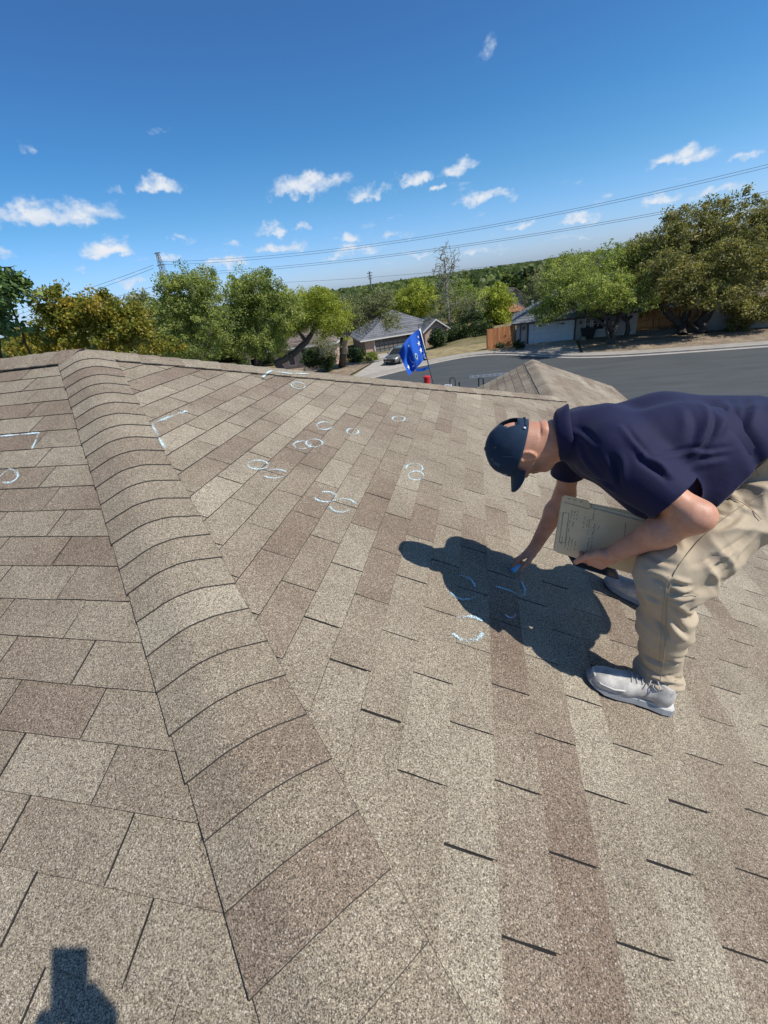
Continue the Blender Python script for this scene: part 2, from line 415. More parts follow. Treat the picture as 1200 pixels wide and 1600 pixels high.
# ridge and hip caps: bent shingles, each overlapping the one below
def caps(name, p0, d, L, e1, e2, start, width=(.165, .165), exposure=EX, lap=.035, arc=.05, hh=.0085, n1=None, bulge=0.0, nearlim=6):
    """p0 top end, d unit downhill direction, e1/e2 unit directions down the two planes, perpendicular to d"""
    d = np.array(d, float)/np.linalg.norm(d); e1 = np.array(e1, float); e2 = np.array(e2, float)
    up = -(e1+e2); up /= np.linalg.norm(up)
    n_e1 = up - e1*(up@e1); n_e1 /= np.linalg.norm(n_e1); n_e2 = up - e2*(up@e2); n_e2 /= np.linalg.norm(n_e2)
    t = start
    while t < L:
        W1 = width[0]+random.uniform(-.004, .004); W2 = width[1]+random.uniform(-.004, .004); tn = float(np.clip(RNG.normal(.50, .17), .08, .95)); tn2 = tn+random.uniform(-.1, .1)
        skew = random.uniform(-.010, .010)
        t0, t1 = t-lap, min(t+exposure+random.uniform(-.002, .002), L+exposure)
        prof = []
        us = list(np.linspace(-1, 1, 15))
        V = []; T = []
        for j, tt in enumerate((t0, (t0+t1)/2, t1)):
            fr = (tt-t0)/(t1-t0); lift = hh + .0070*fr
            for u in us:
                # centre line point with a rounded fold of radius ~arc
                if u < 0: base = e1*(-u*W1); nn = n_e1; q = -u*W1
                else: base = e2*(u*W2); nn = n_e2; q = u*W2
                k = max(0, 1-q/arc); rnd = -up*(k*k)*arc*.15
                off = (n_e1*(1-u)/2+n_e2*(1+u)/2); off /= np.linalg.norm(off)
                jit = random.uniform(-.0008, .0008)
                V.append(np.array(p0)+d*(tt+jit+skew*u*(j/2.)) + base + rnd + off*(lift+bulge*min(1, (1-abs(u))*1.6)))
                T.append(tn*(1-(u+1)/2)+tn2*(u+1)/2)
        n = len(us); m0 = len(V)
        V += [v - up*.006 + (d*.0019 if i_ >= 2*n else 0) + (e1*.0022 if i_ % n == 0 else (e2*.0022 if i_ % n == n-1 else 0)) for i_, v in enumerate(V[:m0])]; T += T[:m0]  # skirt flared outward: dark strip in place of shade at the cap joints
        F = []; ix = []
        for j in range(2):
            for k in range(n-1):
                a = j*n+k; F.append((a, a+1, a+n+1, a+n)); F.append((m0+a+n, m0+a+n+1, m0+a+1, m0+a)); ix += [0, 1]
        for k in range(n-1):
            a = 2*n+k; F.append((a, a+1, m0+a+1, m0+a)); F.append((k+1, k, m0+k, m0+k+1))
        for j in range(2):
            a = j*n; F.append((a, a+n, m0+a+n, m0+a)); a = j*n+n-1; F.append((a+n, a, m0+a, m0+a+n))
        nrm = np.cross(V[1]-V[0], V[n]-V[0])
        if nrm@up < 0: F = [tuple(reversed(f)) for f in F]
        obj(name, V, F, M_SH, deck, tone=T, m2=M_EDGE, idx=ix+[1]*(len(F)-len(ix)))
        t += exposure
def unit(v): v = np.array(v, float); return v/np.linalg.norm(v)
nA = np.array([0, -STH, CT]); nB = np.array([STH, 0, CT]); nF = np.array([0, STH, CT]); nLw = np.array([-STH, 0, CT])
h1 = unit([1, -1, -TT]); eA = np.cross(h1, nA); eA = eA if eA[0] < 0 else -eA; eB = np.cross(h1, nB); eB = eB if eB[1] > 0 else -eB
# every cap laps over the one below it: lay them from the eave up by giving the lower edge the higher lift
caps('hip_cap_shingle', (0, 0, .002), h1, 8.4, eA, eB, .06, (.172, .170), arc=.07, bulge=.011)
h2 = unit([1, 1, -TT]); eB2 = np.cross(h2, nB); eB2 = eB2 if eB2[1] < 0 else -eB2; eF = np.cross(h2, nF); eF = eF if eF[0] < 0 else -eF
caps('hip_cap_shingle', (0, 0, .004), h2, math.sqrt(2+TT*TT)*XJ-.02, eB2, eF, .05, (.165, .165), arc=.08, bulge=.013)
caps('ridge_cap_shingle', (0, 0, .006), (-1, 0, 0), 6.8, (0, -CT, -STH), (0, CT, -STH), .03, (.165, .165), arc=.08, bulge=.013)
caps('ridge_cap_shingle', (XJ, XJ-.05, -XJ*TT+.002), (0, 1, 0), YR-XJ, (CT, 0, -STH), (-CT, 0, -STH), .05, (.165, .165))

# chalk marks -----------------------------------------------------
M_CHALK = simple('chalk', (.62, .80, .86), .95, .12, 60)
M_CHALKB = simple('blue_chalk', (.48, .78, .88), .95, .12, 60)
def onplane(x, y, n, h):
    d = ray(x, y); t = (h-n@CAM)/(n@d); return CAM+d*t
def chalk(pxpaths, n, label, wid=.0105, dens=1.25, h=.0085, mat=None):
    V = []; F = []
    for path in pxpaths:
        P = [onplane(x, y, n, h) for x, y in path]
        # smooth resample
        Q = []
        for i in range(len(P)-1):
            L = np.linalg.norm(P[i+1]-P[i]); k = max(2, int(L/.003))
            for j in range(k): Q.append(P[i]+(P[i+1]-P[i])*j/k)
        for i, q in enumerate(Q):
            t = unit(Q[min(i+2, len(Q)-1)]-Q[max(i-2, 0)]); s = np.cross(n, t)
            fade = .55+.45*math.sin(i*.11+len(Q))
            for _ in range(max(1, int(5*dens*fade+random.random()))):
                c = q + s*RNG.normal(0, wid*.33) + t*random.uniform(-.003, .003)
                r = random.uniform(.0009, .0026); an = random.uniform(0, 3)
                a1 = t*math.cos(an)+s*math.sin(an); a2 = np.cross(n, a1); b = len(V)
                z = n*random.uniform(0, .0006)
                V += [c+a1*r+z, c+a2*r*.8+z, c-a1*r+z, c-a2*r*.8+z, c+n*.0012+z]
                F += [(b, b+1, b+4), (b+1, b+2, b+4), (b+2, b+3, b+4), (b+3, b, b+4), (b+3, b+2, b+1, b)]
    o = obj('chalk_mark', V, F, mat or M_CHALK); tag(o, label, 'chalk mark', 'chalk marks drawn on the shingles'); return o
def arc(cx, cy, a, b, t0, t1, rot=0, k=18):
    out = []
    for i in range(k+1):
        t = R_(t0+(t1-t0)*i/k); x = a*math.cos(t); y = b*math.sin(t); r = R_(rot)
        out.append((cx+x*math.cos(r)-y*math.sin(r), cy+x*math.sin(r)+y*math.cos(r)))
    return out
def build_chalk():
    chalk([[(-6, 682), (30, 679), (61, 676), (56, 688), (50, 701)]], nA, 'white chalk corner bracket on the left roof face at the edge of the picture')
    chalk([arc(10, 743, 18, 11, -75, 110), [(-8, 750), (14, 732)]], nA, 'white chalk half circle on the left roof face below the bracket')
    chalk([[(291, 642), (262, 652), (236, 663), (246, 680), (257, 700)]], nB, 'bold white chalk corner bracket beside the long hip', wid=.017, dens=1.4)
    chalk([[(411, 589), (418, 582), (424, 579), (450, 583), (482, 584)]], nB, 'white chalk corner bracket up on the lower edge of the far hip caps', wid=.016, dens=2.2, h=.030)
    chalk([arc(466, 602, 11, 5, 0, 330, 8), [(458, 599), (464, 604)]], nB, 'small chalk oval just under the far bracket')
    chalk([arc(507, 665, 12, 6, 10, 350)], nB, 'chalk oval in the upper middle of the right face, left of its two neighbours')
    chalk([arc(551, 674, 9, 5, -20, 330)], nB, 'small chalk oval between two other ovals in the upper middle')
    chalk([arc(623, 654, 10, 4, 0, 360)], nB, 'flat little chalk oval farthest right of the upper row')
    chalk([arc(472, 695, 13, 6, 60, 400)], nB, 'left one of two touching chalk ovals', )
    chalk([arc(491, 692, 13, 6, -20, 330)], nB, 'right one of two touching chalk ovals')
    chalk([arc(403, 726, 16, 7, 5, 358)], nB, 'closed chalk oval nearest the long hip')
    chalk([arc(430, 740, 17, 7, -160, -20), arc(428, 740, 17, 7, 20, 150)], nB, 'broken chalk oval just right of the one nearest the hip')
    chalk([arc(509, 776, 17, 8, -110, 175)], nB, 'open chalk loop left of the chalk oval it almost touches', wid=.013)
    chalk([arc(536, 789, 19, 10, -140, -10), arc(533, 789, 18, 11, 30, 170)], nB, 'broken chalk oval crossing a dark slot in the middle of the roof', wid=.013)
    chalk([arc(647, 732, 13, 8, -180, 20)], nB, 'upper arc of the chalk ring pair on the lighter shingles')
    chalk([arc(650, 743, 12, 7, -20, 340)], nB, 'lower ring of the chalk ring pair on the lighter shingles')
    chalk([arc(722, 912, 20, 12, -130, 0, 15), arc(724, 922, 22, 14, 20, 150, 12)], nB, 'blue chalk oval lying in the shadow of the man', mat=M_CHALKB)
    chalk([arc(731, 978, 26, 15, -125, -30), arc(732, 984, 24, 17, 20, 165)], nB, 'large pale chalk oval on the sunlit shingles nearest the camera', wid=.014, dens=2.4)
    chalk([[(775, 916), (795, 922), (814, 931), (820, 929), (820, 920), (815, 908)]], nB, 'blue chalk bracket being drawn in shadow beside the hand', mat=M_CHALKB)
    chalk([arc(798, 955, 9, 10, 30, 150)], nB, 'short faint chalk arc in the shadow below the blue bracket', wid=.006, dens=.5)
build_chalk()

# ================================================================ THE STREET BELOW
G0 = -7.6
def sm(x): x = np.clip(x, 0, 1); return x*x*(3-2*x)
def gz(x, y):
    """height of the land: level round the street, falling away behind the left house"""
    x = np.asarray(x, float); y = np.asarray(y, float)
    return G0 - .9*sm((y-48)/9)*sm((3-x)/9)*sm((90-y)/20) + 1.6*np.sin(x/170+.7)*np.sin(y/210+1.1)*sm((np.hypot(x, y)-120)/200)
def mat_ground():
    m, nt, b = new_mat('dry_grass_land'); pos = nt.nodes.new('ShaderNodeNewGeometry').outputs['Position']
    n = nnoise(nt, .35, 5, .65, pos); n2 = nnoise(nt, 3.5, 4, .7, pos); n3 = nnoise(nt, 30, 3, .7, pos)
    c = ramp(nt, n, [(.32, (.13, .125, .045)), (.5, (.22, .185, .10)), (.68, (.27, .215, .135))])
    d = ramp(nt, n2, [(.3, (.62, .62, .6)), (.6, (1.1, 1.1, 1.1))]); e = ramp(nt, n3, [(.3, (.7, .7, .7)), (.65, (1.2, 1.2, 1.2))])
    c = mixc(nt, 1.0, mixc(nt, 1.0, c, d, 'MULTIPLY'), e, 'MULTIPLY')
    nt.links.new(c, b.inputs['Base Color']); b.inputs['Roughness'].default_value = .95; b.inputs['Specular IOR Level'].default_value = .1
    return m
M_GROUND = mat_ground()
def build_ground():
    xs = np.concatenate([-np.geomspace(3500, 62, 26), np.linspace(-60, 60, 61), np.geomspace(62, 3500, 26)])
    ys = np.concatenate([-np.geomspace(3500, 22, 16), np.linspace(-20, 100, 61), np.geomspace(103, 3500, 30)])
    X, Y = np.meshgrid(xs, ys); Z = gz(X, Y)
    V = np.stack([X, Y, Z], -1).reshape(-1, 3); nx = len(xs); ny = len(ys)
    i = np.arange(ny-1)[:, None]*nx+np.arange(nx-1)[None, :]
    F = np.stack([i, i+1, i+nx+1, i+nx], -1).reshape(-1, 4)
    tag(obj('ground', V, F, M_GROUND, smooth=True, tri=True), kind='structure')
build_ground()
# road: cul-de-sac bulb; kerb line followed from the photograph, at ground level
kerb = [(-17.5, 30.5), (-13, 33.2), (-9.5, 35.6), (-6.7, 37.9), (-4, 40.5), (-.9, 42.9), (2.2, 44.3), (5.0, 43.5), (7.4, 41.2), (10, 38.7), (12.5, 37.3), (15.5, 36.5), (19.5, 35.9), (23.7, 35.4), (32, 34.3), (45, 32.6), (70, 29)]
def smooth_line(P, it=2):
    P = [np.array(p, float) for p in P]
    for _ in range(it):
        Q = [P[0]]
        for a, b in zip(P[:-1], P[1:]): Q += [a*.75+b*.25, a*.25+b*.75]
        P = Q+[P[-1]]
    return P
K = smooth_line(kerb)
def offset_line(P, d):
    out = []
    for i, p in enumerate(P):
        t = P[min(i+1, len(P)-1)]-P[max(i-1, 0)]; t = t/np.linalg.norm(t); out.append(p+np.array([-t[1], t[0]])*d)
    return out
def strip(name, a, b, za, zb, m, label=None, cat=None, kind='structure'):
    V = [(*p, za) for p in a]+[(*p, zb) for p in b]; n = len(a)
    return tag(obj(name, V, [(i, i+1, n+i+1, n+i) for i in range(n-1)], m), label, cat, None, kind)
def mat_asphalt():
    m, nt, b = new_mat('sealed_asphalt'); pos = nt.nodes.new('ShaderNodeNewGeometry').outputs['Position']
    n = nnoise(nt, .5, 5, .6, pos, (.5, 2.2, 1)); n2 = nnoise(nt, 22, 3, .7, pos); n3 = nnoise(nt, .9, 3, .5, pos, (.25, 2.5, 1), dist=2.5)
    c = ramp(nt, n, [(.3, (.060, .065, .067)), (.7, (.082, .088, .088))])
    c = mixc(nt, 1.0, c, ramp(nt, n2, [(.3, (.85, .85, .85)), (.7, (1.15, 1.15, 1.15))]), 'MULTIPLY')
    c = mixc(nt, ramp(nt, n3, [(.60, (0, 0, 0)), (.70, (.22, .22, .22))]), c, (.13, .13, .125))
    nt.links.new(c, b.inputs['Base Color']); b.inputs['Roughness'].default_value = .82; b.inputs['Specular IOR Level'].default_value = .3
    return m
M_ASPH = mat_asphalt()
M_CONC = simple('concrete', (.32, .29, .25), .9, .13, 1.3, bmp=.2)
M_CONC2 = simple('pale_concrete', (.38, .345, .30), .9, .14, 2.1)
road_in = [np.array(p, float) for p in [(-17.5, 21), (-9, 13), (0, 11.5), (10, 11), (30, 11), (70, 8)]]
n = len(K); ri = []
for i in range(n):
    t = i/(n-1)*(len(road_in)-1); j = min(int(t), len(road_in)-2); ri.append(road_in[j]*(1-(t-j))+road_in[j+1]*(t-j))
strip('road', ri, K, G0+.02, G0+.02, M_ASPH)
K1 = offset_line(K, .45); K2 = offset_line(K, .62)
strip('gutter', K, K1, G0+.028, G0+.04, M_CONC2)
kb = MB()
for i in range(n-1):
    a, b, c, d = K1[i], K1[i+1], K2[i+1], K2[i]
    kb.add([(*a, G0-.05), (*b, G0-.05), (*b, G0+.15), (*a, G0+.15), (*d, G0+.15), (*c, G0+.15), (*c, G0-.05), (*d, G0-.05)],
           [(0, 1, 2, 3), (3, 2, 5, 4), (4, 5, 6, 7)])
tag(kb.build('kerb', M_CONC2), kind='structure')
K3 = offset_line(K, .624); K4 = offset_line(K, 1.9)
strip('pavement', K3, K4, G0+.146, G0+.15, M_CONC)
# driveways
def slab(name, pts, z, m, label=None):
    return tag(obj(name, [(*p, z) for p in pts], [tuple(range(len(pts)))], m), label, None, None, 'structure')
slab('driveway', [(-9.6, 37.6), (-3.0, 42.6), (-4.6, 47.2), (-8.8, 46.0)], G0+.155, M_CONC2)
obj_dw = obj('driveway', [(-8.8, 46.0, G0+.152), (-4.6, 47.2, G0+.152), (-5.6, 60.2, -8.40), (-11.6, 58.6, -8.40)], [(0, 1, 2, 3)], M_CONC2); tag(obj_dw, kind='structure')
slab('driveway', [(7.0, 43.2), (11.6, 39.6), (12.6, 47.4), (7.8, 47.8)], G0+.156, M_CONC)
slab('driveway', [(2.2, 11.2), (9.6, 10.8), (9.4, 6.3), (2.4, 6.3)], G0+.03, M_CONC)

# ---------------------------------------------------------------- trees
def mat_leaf(name, c0, c1, c2, trans=.35):
    m, nt, b = new_mat(name); L = nt.links
    a = nt.nodes.new('ShaderNodeAttribute'); a.attribute_name = 'tone'
    c = ramp(nt, a.outputs['Fac'], [(0, c0), (.5, c1), (1, c2)])
    L.new(c, b.inputs['Base Color']); b.inputs['Roughness'].default_value = .55; b.inputs['Specular IOR Level'].default_value = .35
    t = nt.nodes.new('ShaderNodeBsdfTranslucent'); tc = mixc(nt, 1.0, c, (1.25, 1.35, .7), 'MULTIPLY'); L.new(tc, t.inputs[0])
    mx = nt.nodes.new('ShaderNodeMixShader'); mx.inputs[0].default_value = trans
    L.new(b.outputs[0], mx.inputs[1]); L.new(t.outputs[0], mx.inputs[2]); L.new(mx.outputs[0], nt.nodes['Material Output'].inputs[0]); return m
M_BARK = simple('bark', (.085, .07, .058), .95, .35, 5, bmp=.6, bscale=14)
M_BARKG = simple('grey_bark', (.26, .235, .20), .95, .25, 5, bmp=.4, bscale=14)
LEAF = {
 'mesquite': mat_leaf('mesquite_leaf', (0.139, 0.175, 0.047), (0.285, 0.330, 0.091), (0.489, 0.512, 0.161), .45),
 'fresh': mat_leaf('fresh_leaf', (0.188, 0.221, 0.034), (0.352, 0.386, 0.055), (0.548, 0.552, 0.118), .45),
 'oak': mat_leaf('oak_leaf', (0.115, 0.119, 0.036), (0.239, 0.225, 0.077), (0.399, 0.342, 0.129), .35),
 'olive': mat_leaf('olive_leaf', (0.098, 0.132, 0.023), (0.230, 0.236, 0.037), (0.425, 0.310, 0.052), .42),
 'dark': mat_leaf('dark_leaf', (.026, .045, .016), (.055, .088, .028), (.11, .15, .045), .25),
 'grey': mat_leaf('grey_green_leaf', (0.145, 0.166, 0.076), (0.239, 0.256, 0.118), (0.348, 0.344, 0.179)),
 'glossy': mat_leaf('glossy_leaf', (0.042, 0.078, 0.024), (0.102, 0.168, 0.050), (0.240, 0.324, 0.120), .3),
}
def vn(r, n): v = r.normal(size=(n, 3)); return v/np.linalg.norm(v, axis=1)[:, None]
def tree(name, label, base, lobes, leaf, nclump, per, lsize, trunk_r=.2, group='', cat='tree', bark=None, stems=None, seed=1, droop=0, spread=.55, twig=.012, fork=None, shell=.45, flat=.75, tone0=.5):
    """lobes: list of (centre xyz, radii xyz, weight) in world space; stems: list of trunk polylines"""
    r = np.random.RandomState(seed); base = np.array(base, float)
    t = thing(name, label, cat, base, group or None)
    w = np.array([l[2] for l in lobes], float); w /= w.sum()
    tips = []; tl = []
    for i in range(nclump):
        k = r.choice(len(lobes), p=w); c, rad, _ = lobes[k]
        u = vn(r, 1)[0]; rr = (shell+(1-shell)*r.rand())**.8*(1+.10*r.randn()); q = np.array(c)+u*np.array(rad)*rr
        tips.append(q); tl.append(k)
    tips = np.array(tips)
    # skeleton
    nodes = []; par = []
    if stems is None:
        fk = fork if fork is not None else np.array([base[0], base[1], base[2]+.35*(np.mean([l[0][2] for l in lobes])-base[2])])
        stems = [[base-np.array([0, 0, .3]), (base*.5+np.array(fk)*.5)+r.normal(size=3)*.08, fk]]
        for c, rad, _ in lobes: stems[0:0] = []
        for c, rad, _ in lobes: stems.append([fk, (np.array(fk)*.5+np.array(c)*.5)+r.normal(size=3)*.25, np.array(c)-np.array([0, 0, .2*rad[2]])])
    first = True
    for st in stems:
        st = [np.array(p, float) for p in st]; prev = None
        if not first and nodes:
            dd = [np.linalg.norm(np.array(n_)-st[0]) for n_ in nodes]; j = int(np.argmin(dd))
            if dd[j] < .5: prev = j
        pts = []
        for a, b in zip(st[:-1], st[1:]):
            k = max(1, int(np.linalg.norm(b-a)/.6))
            for i in range(k): pts.append(a+(b-a)*i/k)
        pts.append(st[-1])
        if prev is not None: pts = pts[1:]
        for p in pts:
            nodes.append(p+r.normal(size=3)*.04); par.append(-1 if prev is None else prev); prev = len(nodes)-1
        first = False
    ord_ = np.argsort([np.min(np.linalg.norm(np.array(nodes)-q, axis=1)) for q in tips])
    tipnode = {}
    N_ = np.zeros((len(nodes)+len(tips)*3+5, 3)); N_[:len(nodes)] = nodes; cnt = len(nodes)
    par = list(par)
    for i in ord_:
        q = tips[i]; d = np.linalg.norm(N_[:cnt]-q, axis=1)+.35*np.maximum(0, N_[:cnt, 2]-q[2]); j = int(np.argmin(d))
        a = N_[j]; L = np.linalg.norm(q-a); k = 2 if L > .5 else 1
        pj = j
        for s in range(1, k+1):
            f = s/k; p = a+(q-a)*f + (np.array([0, 0, .12*L*math.sin(math.pi*f)]) if s < k else 0) + (r.normal(size=3)*.06*L if s < k else 0)
            N_[cnt] = p; par.append(pj); pj = cnt; cnt += 1
        tipnode[i] = pj
    N_ = N_[:cnt]
    area = np.zeros(cnt); kids = np.zeros(cnt, int)
    for i in range(cnt-1, -1, -1):
        if kids[i] == 0: area[i] = max(area[i], twig**2)
        if par[i] >= 0: area[par[i]] += area[i]; kids[par[i]] += 1
    rad = np.sqrt(area)
    mx_ = np.zeros(cnt)
    for i in range(cnt-1, -1, -1):
        if mx_[i] > 0: rad[i] = min(rad[i], mx_[i]*1.22)
        if par[i] >= 0: mx_[par[i]] = max(mx_[par[i]], rad[i])
    root_r = max(rad[[i for i in range(cnt) if par[i] < 0]]); sc = trunk_r/root_r
    rad = np.maximum(twig*.6, rad*np.where(rad > twig*2.5, 1, 1)); rad = np.where(rad > twig*2, twig*2+(rad-twig*2)*(trunk_r-twig*2)/max(1e-6, root_r-twig*2), rad)
    V = []; F = []
    for i in range(cnt):
        p = par[i]
        if p < 0: continue
        a, b = N_[p], N_[i]; ax = b-a; L = np.linalg.norm(ax)
        if L < 1e-4: continue
        ax /= L; o1 = np.cross(ax, [0, 0, 1.] if abs(ax[2]) < .9 else [1., 0, 0]); o1 /= np.linalg.norm(o1); o2 = np.cross(ax, o1)
        k = 7 if rad[i] > .06 else 3; b0 = len(V)
        ra = min(rad[p], rad[i]*1.35)
        for pt, rr in ((a-ax*ra*.3, ra), (b, rad[i])):
            for s in range(k):
                an = 2*math.pi*s/k; V.append(pt+(o1*math.cos(an)+o2*math.sin(an))*rr)
        for s in range(k): F.append((b0+s, b0+(s+1) % k, b0+k+(s+1) % k, b0+k+s))
    obj('trunk', V, F, bark or M_BARK, t, smooth=True)
    if per:
        per = int(per*1.25); lsize = lsize*.78; n = nclump*per; ci = np.repeat(np.arange(nclump), per)
        cs = spread*(.45+.95*r.rand(nclump))[ci]
        off = vn(r, n)*(r.rand(n)**.45)[:, None]*cs[:, None]*np.array([1, 1, flat]); off[:, 2] -= droop*np.abs(r.normal(size=n))
        c = tips[ci]+off
        nrm = vn(r, n)+np.array([0, 0, .5]); nrm /= np.linalg.norm(nrm, axis=1)[:, None]
        u = np.cross(nrm, vn(r, n)); u /= np.linalg.norm(u, axis=1)[:, None]; v = np.cross(nrm, u)
        s1 = lsize*(.6+.8*r.rand(n))[:, None]; s2 = s1*(.45+.2*r.rand(n))[:, None]
        Vv = np.stack([c-u*s1, c-v*s2+nrm*s1*.15, c+u*s1, c+v*s2+nrm*s1*.15], 1).reshape(-1, 3)
        Ff = np.arange(n*4).reshape(-1, 4)
        ctone = np.clip(tone0+.24*r.normal(size=nclump), 0, 1)
        tone = np.clip(np.repeat(ctone[ci]+.16*r.normal(size=n), 4), 0, 1)
        obj('crown', Vv, Ff, LEAF[leaf] if isinstance(leaf, str) else leaf, t, tone=tone, tri=True)
    return t
def upright(x, y, D, zr=-6.5):
    """point seen at (x, y) standing over the ground spot whose depth is D"""
    # ray z component is linear in picture y: find where this column meets z = zr at depth D
    z0, z1 = ray(x, 0)[2], ray(x, 1000)[2]; yg = ((zr-CAM[2])/D-z0)/(z1-z0)*1000
    P0 = at_depth(x, yg, D); return at_y(x, y, P0[1])
def lob(x, y, D, rx, ry, rz, w=1.0):
    p = upright(x, y, D); k = float(-(CR[2]@(p-CAM)))/D; k = 1+.8*(k-1)
    return (tuple(p), (rx*k, ry*k, rz*k), w)
def gbase(x, y): return np.array([x, y, float(gz(x, y))])
def build_trees():
    # near left: dark glossy branch tree at the picture's edge
    b = gbase(-14.2, 9.8)
    tree('broadleaf_tree', 'dark glossy leaved tree cut off by the left edge of the picture', b,
         [lob(-75, 455, 13, 1.1, 1.1, 1.0), lob(12, 446, 12.6, .36, .35, .26, .12), lob(-8, 500, 12.8, .30, .4, .45, .15), lob(-140, 520, 13, 1.5, 1.4, 1.6)], 'glossy', 150, 60, .085, .16, seed=3, spread=.33, shell=.3, twig=.008)
    b = gbase(-18.6, 18.4)
    tree('yellow_olive_tree', 'broad tree with olive yellow foliage behind the left ridge', b,
         [lob(82, 478, 22, 1.0, 1.3, .85), lob(120, 500, 22, 1.2, 1.3, .8), lob(165, 482, 22, 1.0, 1.2, .9), lob(205, 503, 22, 1.0, 1.2, .8), lob(60, 530, 22, 2.0, 1.6, 1.0), lob(160, 535, 22, 2.2, 1.8, 1.1), lob(250, 540, 22, 1.0, 1.2, .55, .7)], 'olive', 330, 60, .085, .2, seed=5, spread=.36, shell=.3)
    b = gbase(-24, 46)
    tree('hazy_green_tree', 'pale green tree farther off between the yellow tree and the grey twigged one', b,
         [lob(225, 500, 48, 3.0, 3, 2.6), lob(270, 520, 48, 3, 3, 3), lob(180, 520, 48, 3, 3, 2)], 'grey', 170, 70, .22, .25, seed=6, spread=.9)
    b = gbase(-17.6, 26.8)
    tree('grey_twigged_tree', 'fine leaved green tree with many bare grey twigs, left of the taller pair', b,
         [lob(285, 455, 30, 1.6, 1.9, 1.5), lob(315, 445, 30, 1.2, 1.6, 1.25, .7), lob(270, 500, 30, 1.6, 1.8, 1.8), lob(325, 500, 30, 1.7, 1.9, 1.9), lob(300, 545, 30, 2.4, 2, 1.6)], 'mesquite', 520, 55, .075, .22, seed=8, spread=.42, bark=M_BARKG, shell=.25, twig=.014)
    b = gbase(-15.2, 30.6)
    tree('bushy_green_tree', 'dense rounded green tree rising highest left of the flag', b,
         [lob(400, 455, 33, 2.0, 2.2, 1.9), lob(375, 470, 33, 1.6, 2, 1.8), lob(440, 480, 33, 1.5, 2, 1.6), lob(400, 530, 33, 2.9, 2.3, 2.3), lob(350, 520, 33, 1.6, 2, 2.0)], 'mesquite', 560, 60, .085, .24, seed=10, spread=.45, shell=.3, tone0=.42)
    b = gbase(-14.8, 36.4)
    q = lambda x, y, D: upright(x, y, D)
    tree('leaning_tree', 'bright green tree with a thick limb leaning over to the right', b,
         [lob(480, 485, 40, 2.5, 2.3, 1.9), lob(455, 500, 40, 1.7, 2, 1.7), lob(520, 500, 40, 2.2, 2.2, 1.7), lob(500, 465, 40, 1.7, 2, 1.2, .8), lob(430, 535, 40, 1.2, 1.7, 1.5, .6)], 'fresh', 470, 55, .09, .3, seed=12, spread=.5, shell=.3, tone0=.42,
         stems=[[b, q(432, 566, 40), q(455, 556, 40), q(478, 535, 40), q(492, 515, 40), q(500, 490, 40)], [q(478, 535, 40), q(460, 505, 40)], [q(492, 515, 40), q(530, 500, 40)]])
    b = gbase(-12.4, 45.2); top = q(537, 530, 46)
    tree('forked_tree', 'thin grey green tree on a dark stout trunk in front of the grey roofed house', b,
         [lob(545, 480, 47, 2.0, 2.2, 1.7), lob(590, 470, 47, 2.2, 2.2, 1.5), lob(560, 500, 47, 1.8, 2, 1.2, .7), lob(610, 500, 47, 1.4, 1.6, 1.0, .5)], 'grey', 330, 34, .10, .42, seed=14, spread=.6, bark=M_BARK, shell=.25,
         stems=[[b, q(536, 550, 46), top], [top, q(552, 505, 47), q(585, 482, 47)], [top, q(520, 500, 47)]])
    # weeping bare tangle left of the stout trunk
    tree('weeping_tree', 'bare grey weeping tangle of twigs left of the stout dark trunk', gbase(-13.6, 44.6),
         [lob(515, 545, 45, 1.3, 1.2, 1.3), lob(500, 535, 45, 1.0, 1, .9)], 'grey', 260, 6, .08, .12, seed=15, spread=.5, bark=M_BARKG, twig=.018, shell=.2, tone0=.7)
    for i, (x, y, D, rr, lf, lab) in enumerate([(485, 560, 46, 1.0, 'dark', 'dark shrub growing against the windowed wall at the left'), (512, 565, 46, 1.1, 'dark', 'dark shrub in the shade between the windowed wall and the stout trunk'),
                                     (555, 556, 50, 1.2, 'dark', 'dark shrub right of the stout trunk'), (581, 558, 50, .62, 'mesquite', 'clipped green bush at the corner of the grey garage')]):
        tree('shrub', lab, gbase(*at_z(x, y+12, G0)[:2]), [lob(x, y, D, rr, rr, rr*.9)], lf, 60, 70, .10, .06, 'shrubs round the left house', 'shrub', seed=20+i, spread=.4, shell=.3, twig=.01)
    # behind the grey roof: middle greens
    mids = [(622, 468, 85, 3.2, 2.6, 'mesquite', 'green tree rounding up behind the right end of the grey roof'), (655, 462, 80, 3.6, 3.0, 'fresh', 'bright green tree behind the grey roof, left of the bare tree'),
            (775, 478, 66, 2.5, 3.4, 'fresh', 'bright yellow green tree left of the house with the white garage door'), (730, 468, 74, 3.4, 3.2, 'mesquite', 'green tree behind the grey twiggy bush'),
            (748, 445, 100, 4.5, 3.2, 'dark', 'dark green tree crown far behind the bare tree'), (590, 462, 95, 3.2, 2.0, 'grey', 'hazy tree line piece at the left end of the distant woods')]
    for i, (x, y, D, rx, rz, lf, lab) in enumerate(mids):
        c = at_depth(x, y, D); tree('mid_distance_tree', lab, gbase(c[0], c[1]), [lob(x, y, D, rx, rx, rz), lob(x+10, y+12, D, rx, rx, rz*.9), lob(x-12, y+14, D, rx*.9, rx, rz*.8)], lf, 150, 60, .20, .2, 'trees behind the houses across the street', seed=30+i, spread=.95, shell=.4)
    # bare tree and its twiggy neighbour
    c = at_depth(700, 470, 64); b = gbase(*at_depth(703, 520, 64)[:2])
